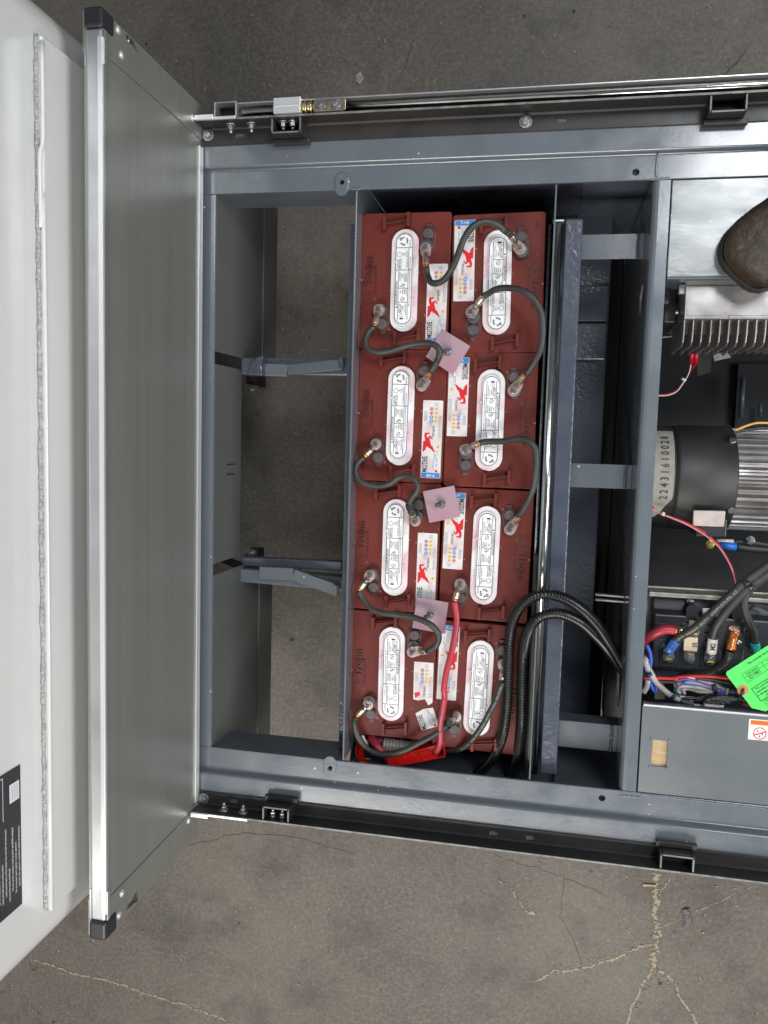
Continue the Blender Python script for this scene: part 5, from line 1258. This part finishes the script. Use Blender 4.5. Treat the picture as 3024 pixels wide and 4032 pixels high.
# cover: slope then flat
ya, yb, yc = Y(*g3(700, 300), zt-0.01), Y(*g3(700, 480), zt), Y(*g3(700, 1110), zt)
mb = MB(); mb.m('plastic')
pr = [(ya, zt-0.05), (ya, zt-0.035), (yb+0.004, zt-0.030), (yb, zt-0.0), (yc+0.01, zt), (yc, zt-0.01), (yc-0.004, zt-0.05)]
sweep(mb, pr[::-1], xk+0.004, xk1); cov = mb.build('cover', root, 0.003)
for (x0, x1, y0_, y1_) in ((485, 700, 780, 1010), (710, 900, 560, 1020), (930, 1130, 830, 1040), (1215, 1380, 590, 1010)):
    p, q = g3z(x0, y0_, zt), g3z(x1, y1_, zt); mb = MB(); mb.m('plastic'); mb.prism(rrect((p.x+q.x)/2, (p.y+q.y)/2, abs(p.x-q.x)/2, abs(p.y-q.y)/2, 0.004), zt+0.0003, zt+0.003); mb.build('terminal_pad', cov, 0.001)
mb = MB(); mb.m('plastic')
for y in (600, 685, 770):
    p = g3z(1055, y, zt); mb.prism(stadium(p.x, p.y, 0.016, 0.0022), zt+0.0003, zt+0.003); p = g3z(500, y-30, zt); mb.prism(stadium(p.x, p.y, 0.013, 0.002), zt+0.0003, zt+0.0025); p = g3z(1500, y-20, zt); mb.prism(stadium(p.x, p.y, 0.016, 0.0022), zt+0.0003, zt+0.0025)
for k in range(10): p = g3z(440+k*60, 1060, zt); mb.text('PMACSEVCON'[k] if False else '0', p.x, p.y, zt+0.0003, 0.004)
mb.build('cover_ribs', cov, 0.0006)
for x in (820, 1320):
    p = g3z(x, 330, zt-0.02); mb = MB(); mb.m('zinc').dome((p.x, p.y, zt-0.030), (0, 0, 1), 0.009, 0.009); mb.m('void').prism(stadium(p.x, p.y-0.018, 0.011, 0.016), zt-0.031, zt+0.0006); mb.build('mount_screw', root)
p, q = g3z(940, 390, zt-0.02), g3z(1180, 468, zt-0.02); mb = MB(); mb.m('label').sheet(rrect((p.x+q.x)/2, (p.y+q.y)/2-0.002, abs(p.x-q.x)/2, 0.008, 0.001), zt-0.0235+0.012)
mb.m('inkgrey')
for k in range(3): mb.box(p.x+0.006, q.x-0.004, (p.y+q.y)/2+0.002-k*0.004, (p.y+q.y)/2+0.0028-k*0.004, zt-0.0113, zt-0.0111)
mb.build('rating_label', root)
def tbolt(x, y, yellow=True):
    p = g3z(x, y, zt+0.012); mb = MB(); mb.m('tin').prism(rrect(p.x, p.y+0.003, 0.0098, 0.0125, 0.004), zt+0.0032, zt+0.0060)
    hexbolt(mb, (p.x, p.y, zt+0.0062), (0, 0, 1), 0.0085, 0.006, 0.0108)
    if yellow: mb.m('inkyellow').sheet([(p.x-0.006, p.y-0.004), (p.x+0.006, p.y-0.004), (p.x+0.005, p.y-0.0005), (p.x-0.005, p.y-0.001)], zt+0.0157)
    mb.build('terminal_bolt', root)
tbolt(580, 935); tbolt(1030, 965); tbolt(805, 945, False); tbolt(1300, 685); tbolt(850, 660)
# fuse
p, q = g3z(752, 715, zt+0.02), g3z(890, 875, zt+0.02); mb = MB(); mb.m('cream').box(p.x, q.x, q.y, p.y, zt+0.006, zt+0.018)
mb.m('inkfine').box(p.x+0.018*0.9, p.x+0.018*0.9+0.009, q.y+0.010, p.y-0.012, zt+0.0182, zt+0.0186); mb.m('ink'); outline(mb, [(p.x+0.0155, q.y+0.009), (p.x+0.0265, q.y+0.009), (p.x+0.0265, p.y-0.011), (p.x+0.0155, p.y-0.011)], zt+0.0187, 0.0008)
mb.m('tin').box(p.x+0.006, q.x-0.004, q.y-0.018, q.y-0.0003, zt+0.0065, zt+0.009); mb.box(p.x+0.008, q.x-0.002, p.y+0.0003, p.y+0.03, zt+0.0065, zt+0.009); mb.build('strip_fuse', root, 0.001)
# power cables of the controller
def pcable(label, pts, r, m_, zs, sleeve=None, txt=None, group='heavy cables on the controller', prn=None):
    P = [g3z(x, y, z) for (x, y), z in zip(pts, zs)]; rt = empty('power_cable', P[0]); tag(rt, label, 'cable', group)
    mb = MB(); mb.m(m_).tube(P, r, 16, sub=7); mb.build('insulation', rt)
    if prn: print_on(rt, P, r, prn, 0.0048, 0.012, 'cableprint', prn[0] != '3')
    if sleeve:
        sm, a, b, ra = sleeve; a = g3z(*a); b = g3z(*b); mb = MB(); mb.m(sm).cyl(a, b, ra, 22); so = mb.build('sleeve', rt, 0.0006)
        if txt:
            d = (b-a).normalized(); c = (a+b)/2+Vector((0, 0, ra+0.0006)); ux = d; uy = Vector((-d.y, d.x, 0)); mb = MB(); mb.m('ink').text(txt, 0, 0, 0.0005, 0.009, 0, 0, 0.9, (c, ux, uy, Vector((0, 0, 1)))); mb.build('handwriting', so)
    return rt
zk = zt+0.022
pcable('heavy black cable with a blue sleeve marked M3 on the controller', [(640, 755), (720, 700), (830, 640), (950, 545), (1100, 400), (1250, 260), (1400, 120), (1560, 0), (1750, -140)], 0.0082, 'rubber', [zk, zk+.006, zk+.015, zk+.02, zk+.02, zk+.02, zk+.02, zk+.02, zk+.02], ('blue', (572, 870, zk-.004), (655, 755, zk+.001), 0.0092), 'M3', prn='3/0 HEAVY DUTY COUPLEFLEX 62')
pcable('heavy black cable with a white sleeve marked M2 on the controller', [(1060, 735), (1075, 660), (1120, 560), (1210, 430), (1320, 300), (1440, 180), (1560, 90), (1750, -40)], 0.0082, 'rubber', [zk, zk+.004, zk+.01, zk+.014, zk+.016, zk+.016, zk+.016, zk+.016], ('whitesleeve', (1040, 890, zk-.004), (1060, 728, zk), 0.0092), 'M2')
pcable('heavy black cable ending in a teal sleeve beside the green tag', [(1515, 780), (1500, 650), (1445, 520), (1405, 400), (1400, 300), (1440, 220), (1540, 130), (1700, 10)], 0.0076, 'rubber', [zk-.006, zk, zk+.004, zk+.006, zk+.006, zk+.006, zk+.006, zk+.006], ('teal', (1525, 880, zk-.012), (1518, 770, zk-.006), 0.0088))
rt = pcable('heavy red cable coming from the bulkhead to the controller fuse', [(250, 820), (320, 745), (400, 690), (480, 650), (560, 632), (640, 640)], 0.0090, 'redrubber', [zk-.02, zk-.012, zk-.004, zk, zk, zk])
mb = MB(); mb.m('copper').cyl(g3z(641, 640, zk), g3z(668, 642, zk), 0.0078, 14); mb.m('tin').cyl(g3z(669, 642, zk), g3z(760, 650, zk-.006), 0.0080, 16, 0.0066); mb.build('cable_lug', rt)
rt = pcable('heavy black welding cable with a bare copper lug at the lower edge of the controller', [(1250, 870), (1225, 950), (1160, 1030), (1060, 1090), (940, 1120), (820, 1130), (700, 1150)], 0.0082, 'rubber', [zk, zk-.002, zk-.008, zk-.014, zk-.02, zk-.03, zk-.04], prn='WELDING CABLE 2/0 EXCELENE')
mb = MB(); mb.m('copper'); P = [g3z(1300, 650, zk-.008), g3z(1275, 740, zk-.006), g3z(1255, 860, zk)]
mb.tube(P, [0.010]*4+[0.0085, 0.0095, 0.0080, 0.0098, 0.0086, 0.0095, 0.009, 0.0088, 0.009], 16); mb.build('cable_lug', rt)
# cable ties
mb = MB()
for (a, b) in (((1395, 100), (1440, 160)), ((1470, 150), (1530, 215))): mb.m('blackcap').tube([g3z(*a, zk+.031), g3z(*b, zk+.029)], 0.003, 8, straight=True)
mb.m('blackcap').dome(g3z(1425, 130, zk+.028), (0, 0, 1), 0.006, 0.007); mb.m('zincyellow').dome(g3z(1475, 175, zk+.026), (0, 0, 1), 0.004, 0.005)
o = mb.build('cable_tie', origin=g3z(1450, 150, zk)); tag(o, 'black cable tie holding the three heavy controller cables together', 'cable tie')
root = empty('signal_wires', g3z(1450, 850, zk)); tag(root, 'thin black wires beside the copper lug of the controller', 'wire')
mb = MB(); mb.m('wblack').tube([g3z(1345, 790, zk), g3z(1420, 840, zk), g3z(1500, 890, zk)], 0.0022, 8); mb.build('black_wire', root); mb = MB(); mb.m('zinc').dome(g3z(1342, 770, zk-.002), (0, 0, 1), 0.0055, 0.003); mb.build('ring_terminal', root)
for k in range(3): mb = MB(); mb.m('wblack').tube([g3z(1440+k*8, 440-k*14, zk-.02), g3z(1500+k*4, 385-k*12, zk-.02), g3z(1580, 390-k*12, zk-.02), g3z(1680, 440-k*10, zk-.02)], 0.0015, 8); mb.build('black_wire', root)

# wiring harness
root = empty('wiring_harness', g3z(900, 1290, 0.52)); tag(root, 'bundle of many coloured thin wires folded below the controller', 'wiring')
zb = 0.590
strands = []
cols = ['wteal', 'wcream', 'wcream', 'wred', 'wpurple', 'wbrown', 'wgrey', 'wpink', 'wpurple', 'wcream']
for i, c_ in enumerate(cols):      # outer loop, left bend then right to the tag
    o_ = i*13
    strands.append((c_, 0.0021, [(700+o_*0.5, 1330-o_*0.4), (650+o_*0.6, 1270-o_*0.2), (640+o_*0.5, 1200+o_*0.25), (700+o_*0.3, 1150+o_*0.5), (820, 1145+o_*0.62), (960, 1180+o_*0.8), (1100, 1225+o_*0.9), (1230, 1290+o_*0.7), (1380, 1350+o_*0.4)]))
for i, c_ in enumerate(['wgreen', 'wyellow', 'wgrey', 'wgrey', 'wteal', 'wsky', 'wgrey']):
    o_ = i*14
    strands.append((c_, 0.0024 if c_ != 'wgrey' else 0.0036, [(665+o_, 1330), (650+o_, 1290), (690+o_, 1245+o_*0.35), (790+o_*0.5, 1232+o_*0.7), (900+o_*0.2, 1250+o_*0.7), (1020, 1290+o_*0.3), (1090, 1310+o_*0.1)]))
for i, c_ in enumerate(['wpurple', 'wsky', 'wcream', 'wpurple', 'wblue', 'wcream']):
    strands.append((c_, 0.0018, [(1090, 1275+i*12), (1180, 1290+i*14), (1260, 1310+i*14), (1340, 1345+i*10), (1400, 1370+i*6)]))
for i, c_ in enumerate(['wblack', 'wgrey', 'wblack', 'wsky', 'wblack']):
    strands.append((c_, 0.0026, [(690, 1350+i*8), (780, 1365+i*7), (900, 1370+i*4), (1010, 1350), (1070, 1330)]))
for i in range(16):
    c_ = random.choice(['wpurple', 'wcream', 'wteal', 'wgrey', 'wblue', 'wpink', 'wbrown', 'wsky', 'wblack', 'wgreen']); o_ = random.uniform(0, 110); y_ = random.uniform(0, 1)
    strands.append((c_, 0.0018, [(645+o_, 1290-o_*0.5), (700+o_*.4, 1180+o_*.6), (850, 1160+o_*.9), (1000, 1210+o_*.7), (1110, 1260+o_*.5), (1220, 1295+o_*.4), (1400, 1350+o_*.2)]))
for c_, r, pts in strands:
    zz = zb+random.uniform(-0.004, 0.010)
    mb = MB(); mb.m(c_).tube([g3z(x+random.uniform(-4, 4), y+random.uniform(-4, 4), zz+random.uniform(-.003, .003)) for x, y in pts], r, 8, sub=5); mb.build('wire', root)
for c_, r, pts in (('wred', 0.0032, [(300, 1160), (440, 1160), (620, 1165), (700, 1150), (900, 1140), (1050, 1145), (1230, 1160), (1400, 1180)]), ('wblack', 0.003, [(300, 1190), (500, 1200), (650, 1205), (900, 1170), (1100, 1190), (1260, 1215)]),
                   ('wblue', 0.0036, [(335, 800), (370, 870), (382, 960), (370, 1080), (360, 1160), (385, 1250), (425, 1310), (432, 1250), (400, 1180), (350, 1100), (320, 1050)]),
                   ('wgrey', 0.0060, [(345, 940), (322, 960), (340, 1030), (385, 1110), (440, 1210), (520, 1290), (600, 1350), (700, 1395)]),
                   ('wblue', 0.0030, [(400, 1130), (450, 1210), (540, 1290), (640, 1350), (740, 1385), (860, 1395)]), ('wpurple', 0.0026, [(640, 1375), (740, 1400), (860, 1415)]),
                   ('wgrey', 0.0055, [(300, 1320), (340, 1250), (350, 1180)]), ('wpink', 0.002, [(1380, 1440), (1450, 1460), (1540, 1450), (1660, 1445)]), ('wred', 0.002, [(1380, 1432), (1450, 1450), (1540, 1440), (1660, 1430)]),
                   ('wcream', 0.002, [(845, 1440), (900, 1435), (975, 1450)]), ('wcream', 0.002, [(845, 1455), (910, 1460), (975, 1470)])):
    mb = MB(); mb.m(c_).tube([g3z(x, y, zb+0.006) for x, y in pts], r, 10); mb.build('wire', root)
mb = MB(); mb.m('rubber').tube([g3z(700, 1400, zb+.006), g3z(770, 1425, zb+.006), g3z(850, 1448, zb+.006)], 0.0058, 12); mb.m('tape').tube([g3z(860, 1395, zb+.004), g3z(960, 1400, zb+.006), g3z(1010, 1380, zb+.008)], [0.008]*7+[0.004]*6, 12)
mb.build('taped_sheath', root)
for a, b, m_, rr in (((345, 1140), (395, 1110), 'blackcap', .0035), ((610, 1385), (650, 1350), 'blackcap', .0035), ((1070, 1230), (1095, 1330), 'blackcap', .0035), ((1300, 1330), (1345, 1400), 'blackcap', .0035), ((1225, 1275), (1205, 1345), 'whitesleeve', .002)):
    mb = MB(); mb.m(m_).tube([g3z(*a, zb+.014), g3z(*b, zb+.014)], rr, 8, straight=True); mb.build('harness_tie', root)
mb = MB(); z = zb+0.030; W = [g3z(a, b, z) for a, b in ((965, 1400), (1050, 1365), (1150, 1350), (1280, 1360), (1400, 1370), (1408, 1410), (1320, 1415), (1240, 1450), (1170, 1462), (1050, 1450), (968, 1440))]
mb.m('tape').prism([(p.x, p.y) for p in W], z-0.008, z); mb.build('tape_flag', root, 0.003)
mb = MB(); W = [g3z(a, b, z-0.004) for a, b in ((975, 1432), (1190, 1462), (1180, 1510), (965, 1497))]; mb.m('whitesleeve').prism([(p.x, p.y) for p in W], z-0.020, z-0.0085); mb.build('white_connector', root, 0.002)
mb = MB(); W = [g3z(a, b, 0.45) for a, b in ((430, 1110), (530, 1110), (540, 1400), (430, 1400))]; mb.m('paper').prism([(p.x, p.y) for p in W], 0.44, 0.444)
o = mb.build('paper_tag', origin=W[0]); tag(o, 'dim pale paper tag lying beneath the wiring near the bulkhead', 'paper tag')
# trough under harness
mb = MB(); mb.m('pan').box(xd2+0.002, XR, ylA+0.003, Y(*g3(700, 1130), 0.5), 0.46, 0.464); mb.build('wire_trough', veh)

# green tag
root = empty('green_tag', g3z(1385, 1290, 0.56)); tag(root, 'bright green cardboard tag with printed warning, tied to the wiring', 'tag')
z = 0.635
o0 = g3z(1190, 1105, z); dx = (g3z(1659, 805, z)-o0).normalized(); dy = Vector((dx.y, -dx.x, 0))      # dy towards the lower edge
n1 = (g3z(1415, 1390, z)-o0)
Wd = n1.dot(dy); Ld = 0.19
fr = (Vector((o0.x, o0.y, z)), Vector((dx.x, dx.y, 0)), -dy, Vector((0, 0, 1)))
def tp(a, b, e=0): o_, ux, uy, un = fr; q = o_+ux*a+uy*(-b)+un*e; return q
ch_ = 0.012; Wf = 0.096
poly = [(0.0, 0.003), (0.003, 0), (Ld, 0), (Ld, Wf), (0.020, Wf), (0.006, Wf-0.012), (-0.001, Wf-0.050+0.0), (0, 0.010)]
poly = [(0, 0.004), (0.003, 0), (Ld-0.012, 0), (Ld, 0.012), (Ld, Wf-0.012), (Ld-0.012, Wf), (0.016, Wf), (0.0, Wf-0.018)]
mb = MB(); mb.m('green'); P = [tp(a, b) for a, b in poly]; mb.prism([(p.x, p.y) for p in P], z-0.0006, z)
card = mb.build('card', root)
hc = g3z(1385, 1290, z); c = MB(); c.m('green').prism(circ(hc.x, hc.y, 0.0032, 18), z-0.01, z+0.01); cut(card, [c])
mb = MB(); mb.m('washer'); rings(mb, hc.x, hc.y, 0.0095, z+0.0004, 0.64, 24); mb.build('eyelet', root)
mb = MB(); mb.m('greenink')
def tt(s_, a, b, h, sx=1.0, al=0): mb.text(s_, a, -b, 0.0004, h, al, 0, sx, fr)
tt('This controller has been programmed', 0.078, 0.0085, 0.0040, 0.85); tt('listed below', 0.098, 0.0155, 0.0040, 0.85)
tt('Truck Serial #', 0.040, 0.0225, 0.0034, 0.9); tt('221981', 0.040, 0.0305, 0.0058, 1.0); tt('Sales Order', 0.082, 0.0225, 0.0034, 0.9); tt('31143', 0.082, 0.0305, 0.0058, 1.0)
def tl(a, b, c_, d, w_=0.0004):
    p, q = tp(a, b, 0.0004), tp(c_, d, 0.0004); outline(mb, [(p.x, p.y), (q.x, q.y)], z+0.0004, w_)
for a in (0.022, 0.062, 0.102): tl(a, 0.0185, a, 0.036)
for b in (0.0185, 0.026, 0.036): tl(0.022, b, 0.102, b)
mb.m('inkred'); tt('WARNING', 0.082, 0.0425, 0.0055, 1.0); mb.m('greenink')
for a, b, c_, d in ((0.020, 0.049, 0.16, 0.049), (0.020, 0.049, 0.020, 0.076), (0.020, 0.076, 0.16, 0.076), (0.16, 0.049, 0.16, 0.076)): tl(a, b, c_, d, 0.0009)
for i, s_ in enumerate(('This controller should not be installed', 'controller on a truck not listed above', 'in damage to the truck and improper', 'operation of this truck')): tt(s_, 0.062-i*0.002, 0.0535+i*0.0060, 0.0036, 0.95)
tt('Part #', 0.034, 0.081, 0.0036)
for a, b, c_, d in ((0.024, 0.078, 0.10, 0.078), (0.024, 0.078, 0.024, 0.093), (0.024, 0.093, 0.10, 0.093), (0.024, 0.085, 0.10, 0.085)): tl(a, b, c_, d)
mb.build('printed_text', root)
mb = MB(); mb.m('blackcap').tube([g3z(1385, 1290, z+.002), g3z(1378, 1320, z+.008), g3z(1365, 1350, z), g3z(1340, 1385, z-.03)], 0.0024, 8); mb.tube([g3z(1388, 1292, z-.004), g3z(1392, 1330, z-.002), g3z(1370, 1370, z-.02), g3z(1345, 1385, z-.032)], 0.0024, 8); mb.build('tie_loop', root)

# ================================================================ boot
toe = at(2905, 1085, 0.67); ax = Vector((math.cos(R_(47)), math.sin(R_(47)), 0)); sd = Vector((-ax.y, ax.x, 0))
root = empty('work_boot', (toe.x+ax.x*0.13, toe.y+ax.y*0.13, ZI)); tag(root, 'worn brown leather work boot standing on the bright deck plate', 'boot')
secs = [(0.000, 0.020, 0.026, 0.018, 0), (0.004, 0.034, 0.040, 0.018, 0.001), (0.012, 0.046, 0.052, 0.018, 0.002), (0.026, 0.055, 0.062, 0.018, 0.003), (0.045, 0.060, 0.066, 0.018, 0.004), (0.070, 0.0605, 0.068, 0.018, 0.004), (0.10, 0.058, 0.074, 0.018, 0.003), (0.13, 0.052, 0.090, 0.018, 0.001), (0.16, 0.046, 0.115, 0.018, 0), (0.20, 0.042, 0.16, 0.018, 0), (0.24, 0.042, 0.22, 0.018, 0), (0.285, 0.038, 0.25, 0.018, 0), (0.305, 0.024, 0.25, 0.018, 0)]
mb = MB(); mb.m('leather'); n = 28; vs = []
for s, hw, ht, zb0, sh in secs:
    for k in range(n):
        a = 2*math.pi*k/n; ca, sa = math.cos(a), math.sin(a); rx = hw*math.copysign(abs(ca)**0.8, ca)
        zz = zb0+(ht-zb0)*(0.5+0.5*math.copysign(abs(sa)**0.75, sa)); p = Vector((toe.x, toe.y, ZI))+ax*s+sd*(rx+sh); vs.append((p.x, p.y, ZI+zz))
m_ = len(secs)
mb.add(vs, [(i*n+k, (i+1)*n+k, (i+1)*n+(k+1) % n, i*n+(k+1) % n) for i in range(m_-1) for k in range(n)], True); mb.add(vs[:n], [tuple(range(n))]); mb.add(vs[-n:], [tuple(range(n))[::-1]])
o = mb.build('upper', root); sb = o.modifiers.new('s', 'SUBSURF'); sb.levels = 1; sb.render_levels = 2
mb = MB(); mb.m('sole'); L1 = [toe.xy+ax.xy*(s-0.003)+sd.xy*(hw+0.003+sh) for s, hw, a, b, sh in secs]; L2 = [toe.xy+ax.xy*(s-0.003)-sd.xy*(hw+0.003-sh) for s, hw, a, b, sh in secs[::-1]]
mb.prism([tuple(p) for p in L1+L2], ZI+0.0002, ZI+0.020); mb.build('sole', root, 0.003)
mb = MB(); mb.m('leather').tube([(toe.x+ax.x*0.245, toe.y+ax.y*0.245, ZI+0.18), (toe.x+ax.x*0.25, toe.y+ax.y*0.25, ZI+0.24), (toe.x+ax.x*0.25, toe.y+ax.y*0.25, ZI+0.30)], [0.044]*7+[0.05]*6, 24); mb.build('shaft', root)
mb = MB(); mb.m('sole')
wl = [(s, hw, sh) for s, hw, a, b, sh in secs[1:9]]
mb.tube([Vector((toe.x, toe.y, ZI+0.024))+ax*(s-0.001)+sd*(hw*0.985+sh) for s, hw, sh in wl[::-1]]+[Vector((toe.x, toe.y, ZI+0.024))-ax*0.002]+[Vector((toe.x, toe.y, ZI+0.024))+ax*(s-0.001)-sd*(hw*0.985-sh) for s, hw, sh in wl], 0.0022, 8); mb.build('welt', root)
mb = MB(); mb.m('leather'); mb.tube([Vector((toe.x, toe.y, ZI+0.018))+ax*(0.088-0.010*math.cos(t))+sd*(0.053*math.sin(t))+Vector((0, 0, 0.050*abs(math.cos(t))**0.6)) for t in [R_(-85+170*k/12) for k in range(13)]], 0.0030, 8); mb.build('crease', root)
mb = MB(); mb.m('dirt')
for s in (0.13, 0.15, 0.17, 0.19): a = Vector((toe.x, toe.y, ZI))+ax*s; mb.tube([a+sd*0.02+Vector((0, 0, 0.08+s*0.3)), a+Vector((0, 0, 0.092+(s-0.1)*0.7)), a-sd*0.02+Vector((0, 0, 0.08+s*0.3))], 0.0022, 8)
mb.build('laces', root)
